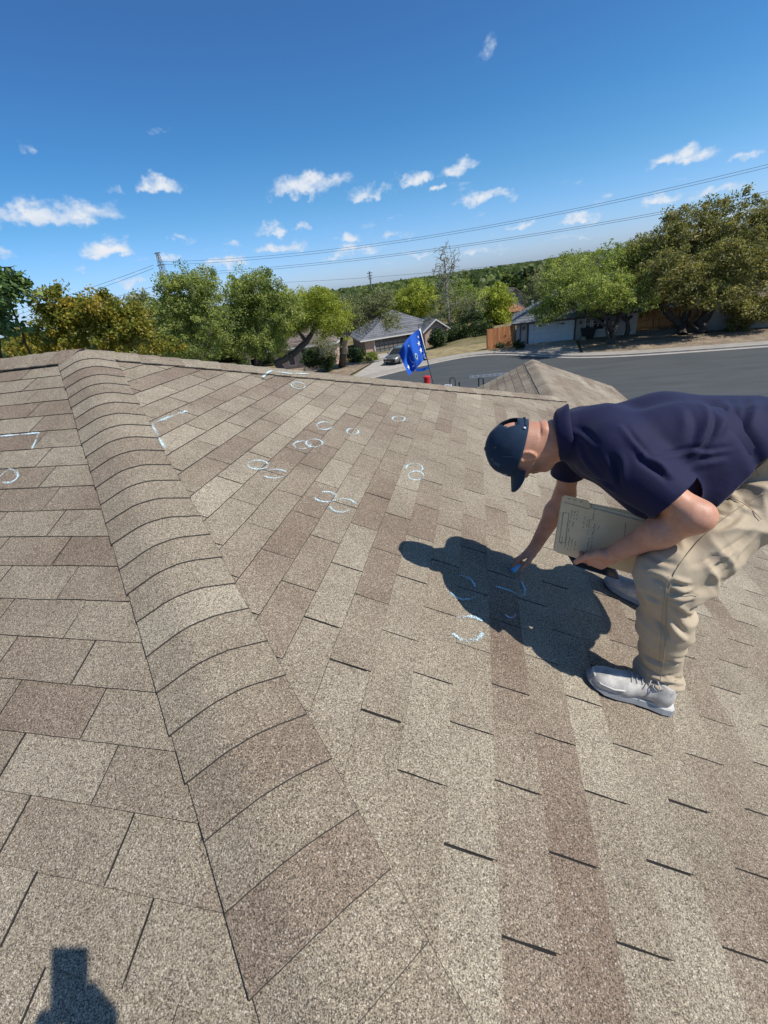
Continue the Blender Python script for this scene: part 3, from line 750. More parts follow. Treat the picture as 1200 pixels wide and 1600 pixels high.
    tree('bare_tree', 'tall leafless pale tree standing above the greens in the middle', b,
         [lob(697, 412, 64, 2.6, 2.3, 3.0), lob(693, 445, 64, 2.3, 2.0, 1.9, .5)], 'grey', 300, 4, .07, .18, seed=41, bark=M_BARKG, twig=.030, shell=.15, spread=.5, tone0=.9,
         stems=[[b, q(700, 480, 64), q(697, 440, 64), q(695, 405, 64)], [q(698, 455, 64), q(685, 425, 64)], [q(697, 440, 64), q(710, 405, 64)]])
    tree('twiggy_tree', 'low grey twiggy tree beside the pale bare one', gbase(*at_depth(705, 520, 62)[:2]),
         [lob(700, 478, 62, 3.2, 2.5, 2.6), lob(735, 480, 62, 2.8, 2.5, 2.4), lob(680, 500, 62, 1.6, 2, 1.4)], 'grey', 420, 12, .09, .2, seed=42, bark=M_BARKG, twig=.022, shell=.2, spread=.7, tone0=.35)
    for i, (x, y, D, rr, lf, lab) in enumerate([(716, 520, 58, 1.9, 'dark', 'big dark evergreen shrub right of the brick gable'), (752, 520, 57, 1.9, 'dark', 'dark shrub hugging the orange fence from the left'),
                                     (735, 505, 60, 2.0, 'dark', 'dark shrub behind the two at the lawn edge'), (684, 528, 56, 1.0, 'dark', 'small dark shrub under the arched window')]):
        tree('evergreen_shrub', lab, gbase(*at_depth(x, y+20, D)[:2]), [lob(x, y, D, rr, rr*.8, rr*.9), lob(x+4, y+15, D, rr, rr*.8, rr*.6)], lf, 110, 70, .13, .08, 'evergreen shrubs between the two houses', 'shrub', seed=50+i, spread=.55, shell=.3)
    # right side
    b = gbase(14.9, 42.6)
    tree('green_yard_tree', 'leafy green tree with several stems in the front yard, spreading over the garage roof', b,
         [lob(925, 425, 41, 3.2, 3, 2.3), lob(965, 445, 41, 2.7, 2.6, 2.2), lob(880, 450, 42, 2.8, 2.6, 2.2), lob(860, 485, 42, 1.9, 2, 1.2, .6), lob(945, 475, 41, 3.0, 2.6, 1.4), lob(985, 410, 42, 2.4, 2.4, 2.0), lob(930, 455, 37.5, 2.6, 2.2, 1.6), lob(985, 460, 37.5, 2.4, 2.2, 1.5)], 'mesquite', 640, 62, .11, .3, seed=60, spread=.62, shell=.35, tone0=.55,
         stems=[[b, q(958, 520, 40), q(948, 500, 40), q(925, 470, 41), q(915, 440, 41)], [b, q(962, 510, 40), q(972, 480, 41), q(975, 440, 41)], [b, q(945, 510, 40), q(915, 488, 41), q(880, 465, 42)]])
    b = gbase(17.0, 46.0)
    tree('green_yard_tree', 'smaller green tree whose dark trunk stands just behind the multi stemmed one', b,
         [lob(965, 450, 45, 2.6, 2.4, 2.2), lob(1000, 470, 45, 2.0, 2.4, 1.8), lob(885, 425, 46, 2.6, 2.4, 2.0)], 'mesquite', 240, 60, .11, .24, seed=61, spread=.6, tone0=.4)
    tree('sparse_tree', 'sparse pale green tree behind the roof with the white garage door', gbase(13.5, 56),
         [lob(860, 440, 54, 2.6, 2.6, 2.2), lob(840, 465, 54, 1.9, 2.4, 1.8), lob(905, 415, 54, 2.8, 2.6, 1.6)], 'grey', 330, 26, .13, .2, seed=62, bark=M_BARKG, spread=.7, tone0=.55)
    b = gbase(21.2, 43.6)
    tree('live_oak', 'huge brown green oak on dark crooked trunks, left of the shrub', b,
         [lob(1050, 380, 40, 3.6, 3, 2.6), lob(1010, 410, 40, 2.6, 2.6, 2.2), lob(1085, 355, 40, 3.0, 2.8, 2.2), lob(1060, 440, 40, 3.4, 3, 1.9), lob(1110, 420, 40, 3.4, 3, 2.4), lob(1015, 460, 40, 1.8, 2.2, 1.3, .6), lob(1050, 430, 36.5, 3.0, 2.2, 1.8), lob(1100, 455, 36.5, 2.6, 2.2, 1.4)], 'oak', 760, 60, .12, .42, seed=63, spread=.62, shell=.35,
         stems=[[b, q(1062, 508, 40), q(1045, 490, 40), q(1028, 465, 40), q(1020, 430, 40)], [b, q(1068, 505, 40), q(1075, 480, 40), q(1062, 440, 40), q(1055, 400, 40)], [q(1075, 480, 40), q(1095, 450, 40), q(1100, 400, 40)]])
    b = gbase(22.8, 43.4)
    tree('live_oak', 'second huge oak leaning out of the right edge of the picture', b,
         [lob(1150, 345, 39, 3.4, 3, 2.4), lob(1190, 380, 39, 3.2, 3, 2.8), lob(1150, 430, 39, 3.4, 3, 2.4), lob(1200, 450, 39, 2.8, 2.8, 2.2), lob(1225, 345, 39, 3.0, 3, 2.6), lob(1165, 475, 39, 2.2, 2.4, 1.2, .6), lob(1160, 400, 36, 3.0, 2.2, 2.0), lob(1190, 478, 36, 2.4, 2.2, 1.1)], 'oak', 760, 60, .12, .42, seed=64, spread=.62, shell=.35,
         stems=[[b, q(1095, 505, 39), q(1112, 485, 39), q(1140, 465, 39), q(1170, 440, 39), q(1190, 400, 39)], [q(1112, 485, 39), q(1125, 450, 39), q(1140, 400, 39), q(1150, 360, 39)], [b, q(1080, 505, 39), q(1100, 470, 39)]])
    tree('shrub', 'round dark shrub at the foot of the leaning oak by the pale wall', gbase(*at_z(1152, 520, G0)[:2]), [lob(1158, 500, 37, 1.1, 1, 1.2), lob(1165, 485, 37, .9, .9, .7)], 'oak', 90, 70, .10, .08, seed=70, cat='shrub', spread=.4, tone0=.3)
    for i, (x, y, lab) in enumerate([(780, 545, 'small spiky grey bush in front of the orange fence'), (812, 543, 'small dark bush at the left foot of the white garage wall')]):
        tree('small_bush', lab, gbase(*at_z(x, y+1, G0)[:2]), [(tuple(at_z(x, y, G0)+np.array([0, 0, .35])), (.55, .5, .4), 1)], 'grey' if i == 0 else 'dark', 30, 60, .08, .03, seed=80+i, cat='shrub', spread=.25, twig=.006)
build_trees()

# distant woods: one mass
def build_woods():
    r = np.random.RandomState(5); C = []; S = []; T = []
    n = 5200
    ang = r.uniform(-75, 60, n); d = 68*np.exp(r.rand(n)**1.0*np.log(2600/68.))
    yaw = np.radians(90-(ang-15)); px = CAM[0]+d*np.cos(yaw); py = CAM[1]+d*np.sin(yaw)
    keep = ~((d < 95) & (px > -24) & (px < 30)); px, py, d = px[keep], py[keep], d[keep]
    verts = []; tones_ = []
    for x, y, dd in zip(px, py, d):
        h = r.uniform(4.5, 8.5) + (2.5 if dd > 500 else 0); rad = r.uniform(2.6, 4.8)*(1+dd/700.)
        z0 = float(gz(x, y)); k = int(np.clip(16000/dd, 34, 190)); ls = .26+dd*.0021
        u = vn(r, k); u[:, 2] = np.abs(u[:, 2])*1.0-.25; c = np.array([x, y, z0+h*.55])+u*np.array([rad, rad, h*.5])*(.6+.45*r.rand(k))[:, None]
        nrm = vn(r, k)+u*.8; nrm /= np.linalg.norm(nrm, axis=1)[:, None]
        a = np.cross(nrm, vn(r, k)); a /= np.linalg.norm(a, axis=1)[:, None]; b = np.cross(nrm, a); s = (ls*(.7+.9*r.rand(k)))[:, None]
        verts.append(np.stack([c-a*s, c-b*s*.8, c+a*s, c+b*s*.8], 1).reshape(-1, 3)); tt = np.clip(r.normal(.42, .2)+.14*r.normal(size=k), 0, 1); tones_.append(np.repeat(tt, 4))
    V = np.concatenate(verts); T = np.concatenate(tones_)
    tag(obj('distant_woods', V, np.arange(len(V)).reshape(-1, 4), LEAF_FAR, tone=T, tri=True), 'dark green woods stretching to the horizon behind the houses', 'woods', None, 'stuff')
    print('woods', len(V)//4)
LEAF_FAR = mat_leaf('woodland_leaf', (.075, .100, .032), (.150, .185, .058), (.26, .30, .10), .4)
build_woods()

# ================================================================ HOUSES ACROSS THE STREET
def mat_roof(name, c):
    m, nt, b = new_mat(name); pos = nt.nodes.new('ShaderNodeNewGeometry').outputs['Position']
    a = nt.nodes.new('ShaderNodeAttribute'); a.attribute_name = 'tone'
    n = nnoise(nt, 1.8, 5, .65, pos, (1, 1, 4))
    k = nmath(nt, 'MULTIPLY_ADD', n, 1.0, nmath(nt, 'MULTIPLY', a.outputs['Fac'], .9))
    cc = mixc(nt, 1.0, c, ramp(nt, k, [(.5, (.65, .65, .65)), (1.3, (1.35, 1.35, 1.35))]), 'MULTIPLY')
    nt.links.new(cc, b.inputs['Base Color']); b.inputs['Roughness'].default_value = .9; b.inputs['Specular IOR Level'].default_value = .3; return m
def mat_brick(name, c1, c2, mort, sc=1.0):
    m, nt, b = new_mat(name); geo = nt.nodes.new('ShaderNodeTexCoord').outputs['UV']
    br = nt.nodes.new('ShaderNodeTexBrick'); br.inputs['Scale'].default_value = sc
    br.inputs['Color1'].default_value = (*c1, 1); br.inputs['Color2'].default_value = (*c2, 1); br.inputs['Mortar'].default_value = (*mort, 1)
    pos = nt.nodes.new('ShaderNodeNewGeometry').outputs['Position']
    n = nnoise(nt, 5, 4, .7, pos); col = ramp(nt, n, [(.3, c1), (.5, c2), (.72, mort)])
    nt.links.new(col, b.inputs['Base Color']); b.inputs['Roughness'].default_value = .9; return m
M_RG = mat_roof('grey_roof_shingles', (.135, .137, .145)); M_RD = mat_roof('dark_roof_shingles', (.125, .135, .145)); M_RB = mat_roof('brown_roof_shingles', (.15, .12, .10)); M_RR = mat_roof('red_brown_roof', (.30, .15, .10))
M_BPINK = mat_brick('pink_brick', (.40, .25, .19), (.50, .36, .29), (.56, .45, .38))
M_BTAN = mat_brick('pale_brick', (.42, .35, .28), (.52, .45, .38), (.58, .52, .45))
M_SID = simple('grey_siding', (.26, .235, .22), .8, .08, 3); M_SIDP = simple('pale_siding', (.36, .33, .29), .8, .07, 2)
M_WHITE = simple('white_paint', (.72, .70, .66), .5, .05, 3); M_DOORG = simple('grey_garage_paint', (.20, .19, .175), .6, .06, 3)
M_DOORW = simple('white_garage_paint', (.66, .68, .70), .5, .05, 3)
M_DARKTR = simple('dark_trim', (.07, .06, .055), .6, .1, 3)
def mat_glass():
    m, nt, b = new_mat('window_glass'); b.inputs['Base Color'].default_value = (.03, .035, .04, 1); b.inputs['Roughness'].default_value = .06; b.inputs['Specular IOR Level'].default_value = .8; return m
M_GLASS = mat_glass()
class Fr:
    """local frame: u along the facade, v into the depth, z up"""
    def __init__(s, o, ang): s.o = np.array(o, float); s.u = np.array([math.cos(ang), math.sin(ang), 0]); s.v = np.array([-math.sin(ang), math.cos(ang), 0])
    def __call__(s, u, v, z): return s.o+s.u*u+s.v*v+np.array([0, 0, z])
    @property
    def ax(s): return [s.u, s.v, np.array([0, 0, 1.])]
def hip_roof(name, fr, u0, u1, v0, v1, ze, rise, m, parent, over=.5, gable=False, th=.16, courses=True):
    a0, a1, b0, b1 = u0-over, u1+over, v0-over, v1+over
    wid = min(a1-a0, b1-b0)/2; ins = 0 if gable else wid
    if a1-a0 >= b1-b0: r0 = (a0+ins, (b0+b1)/2); r1 = (a1-ins, (b0+b1)/2)
    else: r0 = ((a0+a1)/2, b0+ins); r1 = ((a0+a1)/2, b1-ins)
    z1 = ze+rise
    c = [(a0, b0), (a1, b0), (a1, b1), (a0, b1)]
    mb = MB()
    def face(pts):
        # lay lapped courses so that the surface has butt lines
        P = [np.array(fr(*p)) for p in pts]; zs = [p[2] for p in P]; zl, zh = min(zs), max(zs); n = 14 if courses else 1
        def at(poly, z):
            xs = []
            for i in range(len(poly)):
                a, b = poly[i], poly[(i+1) % len(poly)]
                if (a[2]-z)*(b[2]-z) <= 0 and abs(a[2]-b[2]) > 1e-6: xs.append(a+(b-a)*((z-a[2])/(b[2]-a[2])))
            return xs
        lo = [p for p in P if abs(p[2]-zl) < 1e-4]; prev = (lo[0], lo[1])
        d = prev[1]-prev[0]; nrm = unit(np.cross(d, (P[-1]-P[0]) if abs(P[-1][2]-zl) > .1 else (P[2]-P[0])));
        if nrm[2] < 0: nrm = -nrm
        for k in range(1, n+1):
            z = zl+(zh-zl)*k/n*(.9999 if k == n else 1); xs = at(P, z)
            if len(xs) < 2: break
            xs.sort(key=lambda q: q@d); cur = (xs[0], xs[-1])
            o1, o2 = nrm*.035, nrm*.008
            W = max(np.linalg.norm(prev[1]-prev[0]), .1); cols = max(1, int(W/1.0))
            for j in range(cols):
                f0, f1 = j/cols, (j+1)/cols; q = lambda A, f: A[0]+(A[1]-A[0])*f
                V = [q(prev, f0)+o1, q(prev, f1)+o1, q(cur, f1)+o2, q(cur, f0)+o2, q(prev, f0), q(prev, f1)]
                mb.add(V, [(0, 1, 2, 3), (4, 5, 1, 0)], random.uniform(.1, .9))
            prev = cur
    R0 = (*r0, z1); R1 = (*r1, z1); C = [(x, y, ze) for x, y in c]
    if a1-a0 >= b1-b0:
        face([C[0], C[1], R1, R0]); face([C[2], C[3], R0, R1])
        if not gable: face([C[1], C[2], R1]); face([C[3], C[0], R0])
    else:
        face([C[1], C[2], R1, R0]); face([C[3], C[0], R0, R1])
        if not gable: face([C[0], C[1], R0]); face([C[2], C[3], R1])
    # closed underside
    if gable:
        mb.add([fr(*p) for p in C], [(3, 2, 1, 0)], .5)
    else:
        mb.add([fr(x, y, z-th*0-.01) for x, y, z in C], [(3, 2, 1, 0)], .5)
    rf = mb.build(name, m, parent)
    return rf, C, R0, R1
def fascia(fr, C, m, parent, h=.18):
    mb = MB()
    for i in range(4):
        a = np.array(fr(*C[i])); b = np.array(fr(*C[(i+1) % 4])); d = unit(b-a); nrm = np.cross(d, [0, 0, 1]); c = (a+b)/2+np.array([0, 0, -h/2+.02])+nrm*.012
        mb.box(c, (np.linalg.norm(b-a)+.02, .03, h), [d, nrm, np.array([0, 0, 1.])])
    mb.build('fascia', m, parent)
def window(fr, u, v, z, w, h, parent, mframe=None, bars=True, side=False):
    f = MB(); t = .07; U, Vv = (fr.u, fr.v) if not side else (fr.v, -fr.u); c = fr(u, v, z+h/2)
    ax = [U, Vv, np.array([0, 0, 1.])]
    for s in (-1, 1):
        f.box(c+U*s*(w/2), (t, .10, h+t), ax); f.box(c+np.array([0, 0, s*h/2]), (w-t, .10, t), ax)
    if bars: f.box(c, (w-t, .06, .035), ax)
    fo = f.build('window', mframe or M_WHITE, parent)
    p = MB(); p.box(c+Vv*.02, (w-t*.5, .02, h-t*.5), ax); p.build('pane', M_GLASS, fo)
def garage_door(fr, u0, u1, v, z0, h, parent, m, kind):
    c = fr((u0+u1)/2, v, z0+h/2); w = u1-u0
    fm = MB()
    for s in (-1, 1): fm.box(fr((u0+u1)/2+s*(w/2+.07), v-.03, z0+h/2), (.14, .16, h+.14), fr.ax)
    fm.box(fr((u0+u1)/2, v-.03, z0+h+.07), (w, .16, .14), fr.ax)
    d = MB(); d.box(fr((u0+u1)/2, v+.045, z0+h/2), (w, .03, h), fr.ax); dr = d.build('garage_door', m, parent)
    fm.build('garage_door_frame', M_DARKTR if kind == 'white' else M_WHITE, parent)
    rows, cols = 4, 8
    for r in range(rows):
        hh = h/rows
        for k in range(cols):
            ww = w/cols; q = MB(); cc = fr(u0+ww*(k+.5), v, z0+hh*(r+.5))
            if kind == 'grey' and r == rows-1:
                q.box(cc, (ww*.72, .05, hh*.62), fr.ax); q.build('door_window', M_GLASS, dr)
            else:
                q.box(cc, (ww*.86, .06, hh*.8), fr.ax); q.build('door_panel', m, dr)
    if kind == 'white':
        for s in (.26, .74):
            for j in (-1, 1):
                q = MB(); cc = fr(u0+w*s+j*.17, v-.03, z0+h*.86)
                q.prism([cc+fr.u*(-.16*j)+np.array([0, 0, -.10]), cc+fr.u*(.16*j)+np.array([0, 0, -.04]), cc+fr.u*(.10*j)+np.array([0, 0, .02]), cc+fr.u*(-.16*j)+np.array([0, 0, .08])][::j], -fr.v, .03)
                q.build('door_ornament', M_DARKTR, dr)
def walls(fr, u0, u1, v0, v1, z0, z1, m, parent, name='wall'):
    mb = MB(); mb.box(fr((u0+u1)/2, (v0+v1)/2, (z0+z1)/2), (u1-u0, v1-v0, z1-z0), fr.ax); return mb.build(name, m, parent)
def build_houses():
    # house with the white garage door
    fr = Fr((6.75, 48.1, G0), math.atan2(-.4, 4.3))
    t = thing('house', 'low brick house with a dark roof and a white double garage door', 'house', (11, 52, G0), 'houses across the street')
    walls(fr, 0, 11.5, 0, 9.5, -.3, 2.3, M_BTAN, t)
    rf, C, R0, R1 = hip_roof('roof', fr, 0, 11.5, 0, 9.5, 2.3, 2.4, M_RD, t); fascia(fr, C, M_DARKTR, t)
    garage_door(fr, 1.25, 5.75, -.03, .02, 2.1, t, M_DOORW, 'white')
    q = MB(); q.box(fr(.42, -.06, 1.2), (.10, .12, 2.3), fr.ax); q.build('downspout', M_DARKTR, t)
    q = MB(); q.box(fr(.75, -.14, 1.75), (.16, .18, .32), fr.ax); q.build('wall_lamp', M_DARKTR, t)
    q = MB(); q.box(fr(6.3, -.14, 1.75), (.16, .18, .32), fr.ax); q.build('wall_lamp', M_DARKTR, t)
    q = MB(); q.tube([fr(1.6, 3.2, 3.2), fr(1.6, 3.2, 3.95)], .09, 8); q.tube([fr(1.6, 3.2, 3.95), fr(1.6, 3.2, 4.15)], [.16, .10], 8); q.build('vent_pipe', M_WHITE, rf)
    window(fr, 7.0, -.03, 1.0, .5, 1.1, t); window(fr, 8.0, -.03, .9, 1.1, 1.2, t)
    window(fr, 9.4, -.03, .9, .9, 1.2, t)
    # grey roofed house
    eL = at_depth(563, 533, 60); eR = at_depth(696, 508, 61.5); ang = math.atan2(eR[1]-eL[1], eR[0]-eL[0]); zb = -8.62
    fr = Fr((eL[0], eL[1]+.5, zb), ang); W = np.linalg.norm((eR-eL)[:2])
    ez = eL[2]-zb
    t = thing('house', 'pink brick house with a wide grey roof and a grey garage door behind the flag', 'house', (fr.o[0]+5, fr.o[1]+6, zb), 'houses across the street')
    walls(fr, .5, W-.3, 0, 12.5, -.4, ez, M_BPINK, t)
    rf, C, R0, R1 = hip_roof('roof', fr, .3, W-.3, 0, 12.5, ez, 3.0, M_RG, t); fascia(fr, C, M_WHITE, t)
    garage_door(fr, 1.9, 7.3, -.03, .02, min(2.1, ez-.12), t, M_DOORG, 'grey')
    # front gable wing at the right end
    gw0, gw1 = W-4.0, W-.2
    walls(fr, gw0+.25, gw1-.25, -1.6, 1.5, -.4, ez+.02, M_BPINK, t, 'gable_wing')
    g = MB(); gm = (gw0+gw1)/2; gh = 1.35
    g.prism([fr(gw0+.25, -1.59, ez), fr(gw1-.25, -1.59, ez), fr(gm, -1.59, ez+gh*.92)], -fr.v, .25); g.build('gable_wall', M_BPINK, t)
    g = MB()
    for a, b in (((gw0-.15, ez-.12), (gm, ez+gh)), ((gm, ez+gh), (gw1+.15, ez-.12))):
        A0, B0 = fr(a[0], -2.0, a[1]+.12), fr(b[0], -2.0, b[1]+.12); A1, B1 = fr(a[0], 4.5, a[1]+.12), fr(b[0], 4.5, b[1]+.12)
        g.add([A0, B0, B1, A1, A0-np.array([0, 0, .1]), B0-np.array([0, 0, .1]), B1-np.array([0, 0, .1]), A1-np.array([0, 0, .1])], [(0, 1, 2, 3), (7, 6, 5, 4), (0, 4, 5, 1), (1, 5, 6, 2), (2, 6, 7, 3), (3, 7, 4, 0)], .6)
    g.build('gable_roof', M_RG, t)
    g = MB()
    for a, b in (((gw0-.15, ez-.02), (gm, ez+gh+.10)), ((gm, ez+gh+.10), (gw1+.15, ez-.02))):
        g.prism([fr(a[0], -2.03, a[1]+.03), fr(b[0], -2.03, b[1]+.03), fr(b[0], -2.03, b[1]-.17), fr(a[0], -2.03, a[1]-.17)], fr.v, .04)
    g.build('rake_board', M_WHITE, t)
    window(fr, gm-.1, -1.63, .6, 1.5, 1.1, t)
    # round head of the arched window
    g = MB(); A = [fr(gm-.1+.75*math.cos(a), -1.66, 1.72+.55*math.sin(a)) for a in np.linspace(0, math.pi, 12)]; g.prism(A, -fr.v, .05); g.build('arch_window', M_GLASS, t)
    # house with tall windows behind the leaning tree
    fr = Fr((-21.5, 47.6, G0), .10)
    t = thing('house', 'pink brick house end with tall dark windows glimpsed under the leaning tree', 'house', (-17, 52, G0), 'houses across the street')
    walls(fr, 0, 7.6, 0, 8.5, -.3, 2.5, M_BPINK, t)
    rf, C, R0, R1 = hip_roof('roof', fr, 0, 7.6, 0, 8.5, 2.5, 2.0, M_RB, t); fascia(fr, C, M_WHITE, t)
    for u in (2.2, 3.9, 5.5): window(fr, u, -.04, .5, .8, 1.7, t)
    q = MB(); q.box(fr(4.7, -.08, 1.2), (.18, .14, 2.4), fr.ax); q.build('pilaster', M_WHITE, t)
    # far brown gable
    c = at_depth(806, 478, 75); fr = Fr((c[0]-1.9, c[1], -8.6), .15)
    t = thing('house', 'far brown gabled house rising above the dark roof beside the bright green tree', 'house', (c[0], c[1], -8.6), 'houses across the street')
    g = MB(); h0 = c[2]+8.6+.1; wd = 3.6
    g.box(fr(wd/2, 3, h0/2), (wd, 6, h0), fr.ax); g.prism([fr(0, 0, h0), fr(wd, 0, h0), fr(wd, 0, h0+1.2), fr(wd/2, 0, h0+2.7), fr(0, 0, h0+1.2)], -fr.v, 6.0); g.build('wall', M_SID, t)
    g = MB()
    for s in (-1, 1):
        A = [fr(wd/2, -.3, h0+2.85), fr(wd/2+s*2.15, -.3, h0+1.05), fr(wd/2+s*2.15, 6.4, h0+1.05), fr(wd/2, 6.4, h0+2.85)]
        nn = unit(np.cross(A[1]-A[0], A[3]-A[0])); nn = nn if nn[2] > 0 else -nn; g.prism(A, nn, .14)
    g.build('roof', M_RB, t)
    c2 = at_depth(804, 487, 66); fr = Fr((c2[0]-3.0, c2[1], -8.4), .1)
    t = thing('shed', 'low building with a red brown roof in front of the far gabled house', 'shed', (c2[0], c2[1]+2, -8.4))
    hh = c2[2]+8.4
    walls(fr, 0, 5, 0, 5, 0, hh, M_SID, t); hip_roof('roof', fr, 0, 5, 0, 5, hh, 1.3, M_RR, t, over=.3)
    # pale walled house at the right edge
    a = at_z(1098, 524, G0); b = at_z(1200, 519, G0); ang = math.atan2(b[1]-a[1], b[0]-a[0])
    fr = Fr((a[0]+.6, a[1]+1.6, G0), ang)
    t = thing('house', 'pale plastered house behind the live oaks at the right edge', 'house', (a[0]+5, a[1]+5, G0), 'houses across the street')
    walls(fr, 0, 12, 0, 8, -.3, 2.5, M_SIDP, t); rf, C, R0, R1 = hip_roof('roof', fr, 0, 12, 0, 8, 2.5, 1.9, M_RB, t); fascia(fr, C, M_SIDP, t)
    window(fr, 3.0, -.04, .9, 1.2, 1.1, t)
build_houses()

M_CEDAR = simple('cedar_boards', (.42, .17, .065), .8, .25, 3, tonevar=.25, sc=(4, 4, .4)); M_POST = simple('cedar_post', (.30, .15, .07), .8, .2, 4)
def wood_fence(label, pts, h):
    t = thing('wooden_fence', label, 'fence', (*pts[0][:2], G0), 'cedar fences beside the houses')
    pk = MB()
    for a, b in zip(pts[:-1], pts[1:]):
        a = np.array([*a, float(gz(*a))]); b = np.array([*b, float(gz(*b))]); L = np.linalg.norm(b-a); d = (b-a)/L; nrm = np.cross(d, [0, 0, 1]); ax = [d, nrm, np.array([0, 0, 1.])]
        n = int(L/.145)
        for i in range(n):
            hh = h+random.uniform(-.02, .03); pk.box(a+d*(i+.5)*.145+np.array([0, 0, hh/2+.03])+nrm*random.uniform(0, .006), (.138, .018, hh), ax, random.random())
        m = max(1, round(L/2.4))
        for i in range(m+1):
            p = MB(); p.box(a+d*L*i/m-nrm*.075+np.array([0, 0, h/2]), (.1, .1, h+.1), ax); p.build('post', M_POST, t)
        for z in (.3, h*.5, h-.25):
            r = MB(); r.box((a+b)/2-nrm*.035+np.array([0, 0, z]), (L, .04, .09), ax); r.build('rail', M_POST, t)
    o = pk.build('pickets', M_CEDAR, t); tag(o, kind='stuff')
wood_fence('orange cedar fence between the dark shrubs and the white garage', [(3.7, 46.6), (6.6, 47.9)], 2.15)
wood_fence('long cedar fence in the shade behind the yard trees and the oak', [(16.2, 50.3), (22.6, 48.9), (25.5, 47.2)], 2.0)

# yards
def mat_litter():
    m, nt, b = new_mat('leaf_litter'); pos = nt.nodes.new('ShaderNodeNewGeometry').outputs['Position']
    n = nnoise(nt, .8, 5, .7, pos); n2 = nnoise(nt, 7, 4, .75, pos)
    c = ramp(nt, n, [(.3, (.15, .11, .075)), (.5, (.24, .18, .12)), (.68, (.36, .29, .20))]); c = mixc(nt, 1.0, c, ramp(nt, n2, [(.3, (.5, .5, .5)), (.65, (1.3, 1.3, 1.3))]), 'MULTIPLY')
    nt.links.new(c, b.inputs['Base Color']); b.inputs['Roughness'].default_value = .95; return m
M_LIT = mat_litter()
def yard(name, pts, m, z=.152):
    cx, cy = np.mean([p[0] for p in pts]), np.mean([p[1] for p in pts]); tag(obj(name, [(*p, G0+z) for p in pts], [tuple(range(len(pts)))], m), kind='structure')
yard('yard', [tuple(p) for p in (K4[i] for i in range(n) if K4[i][0] > 11.9)]+[(70, 46), (26, 47), (22, 49.5), (16, 51), (12.9, 47.3), (11.9, 40.4)][0:], M_LIT)
M_LAWN = simple('dry_lawn', (.27, .215, .105), .95, .35, 1.4, bmp=.3, bscale=20)
yard('lawn', [tuple(p) for p in (K4[i] for i in range(n) if -2.9 < K4[i][0] < 6.8)]+[(6.9, 47.8), (3.5, 51.5), (-4.2, 50.5), (-4.2, 46.4)], M_LAWN)
yard('front_yard', [tuple(p) for p in (K4[i] for i in range(n) if -17 < K4[i][0] < -10)]+[(-9.0, 46.0), (-12, 47.4), (-22, 47.4), (-24, 38)], M_LIT)

# wheelie bin and bags by the white garage ------------------------------------
def build_bin():
    c = at_z(917, 531, G0); t = thing('wheelie_bin', 'dark wheeled rubbish bin standing right of the white garage door', 'bin', tuple(c))
    m = simple('bin_plastic', (.025, .028, .03), .5, .1, 4); mb = MB()
    def fru(z0, a0, z1, a1):
        V = [c+np.array([sx*a*.5, sy*a*.5, z]) for z, a in ((z0, a0), (z1, a1)) for sx, sy in ((-1, -1), (1, -1), (1, 1), (-1, 1))]
        mb.add(V, [(0, 3, 2, 1), (4, 5, 6, 7), (0, 1, 5, 4), (1, 2, 6, 5), (2, 3, 7, 6), (3, 0, 4, 7)])
    fru(.10, .95, 1.12, 1.32); mb.build('bin_body', m, t)
    l = MB(); l.box(c+np.array([0, 0, 1.17]), (1.4, 1.42, .07)); l.box(c+np.array([0, -.55, 1.23]), (1.1, .12, .06)); l.build('lid', m, t)
    for s in (-1, 1):
        w = MB(); w.tube([c+np.array([s*.44, .35, .13]), c+np.array([s*.52, .35, .13])], .13, 12); w.build('wheel', m, t)
    m2 = simple('paper_bag', (.30, .26, .15), .9, .2, 5)
    for i, (x, y, lab) in enumerate(((903, 531, 'tan yard waste bag left of the dark bin'), (911, 534, 'small tan bag slumped against the dark bin'))):
        b = at_z(x, y, G0); mb = MB(); k = .34 if i == 0 else .26
        rings = [(.0, 1), (.3, 1.1), (.6, .95), (.85, .6)]
        mb.tube([b+np.array([.02*j, 0, z*1.0*k*2.2]) for j, (z, r) in enumerate(rings)], [k*r for z, r in rings], 9)
        tag(mb.build('yard_bag', m2), lab, 'bag', 'yard waste bags by the garage')
build_bin()

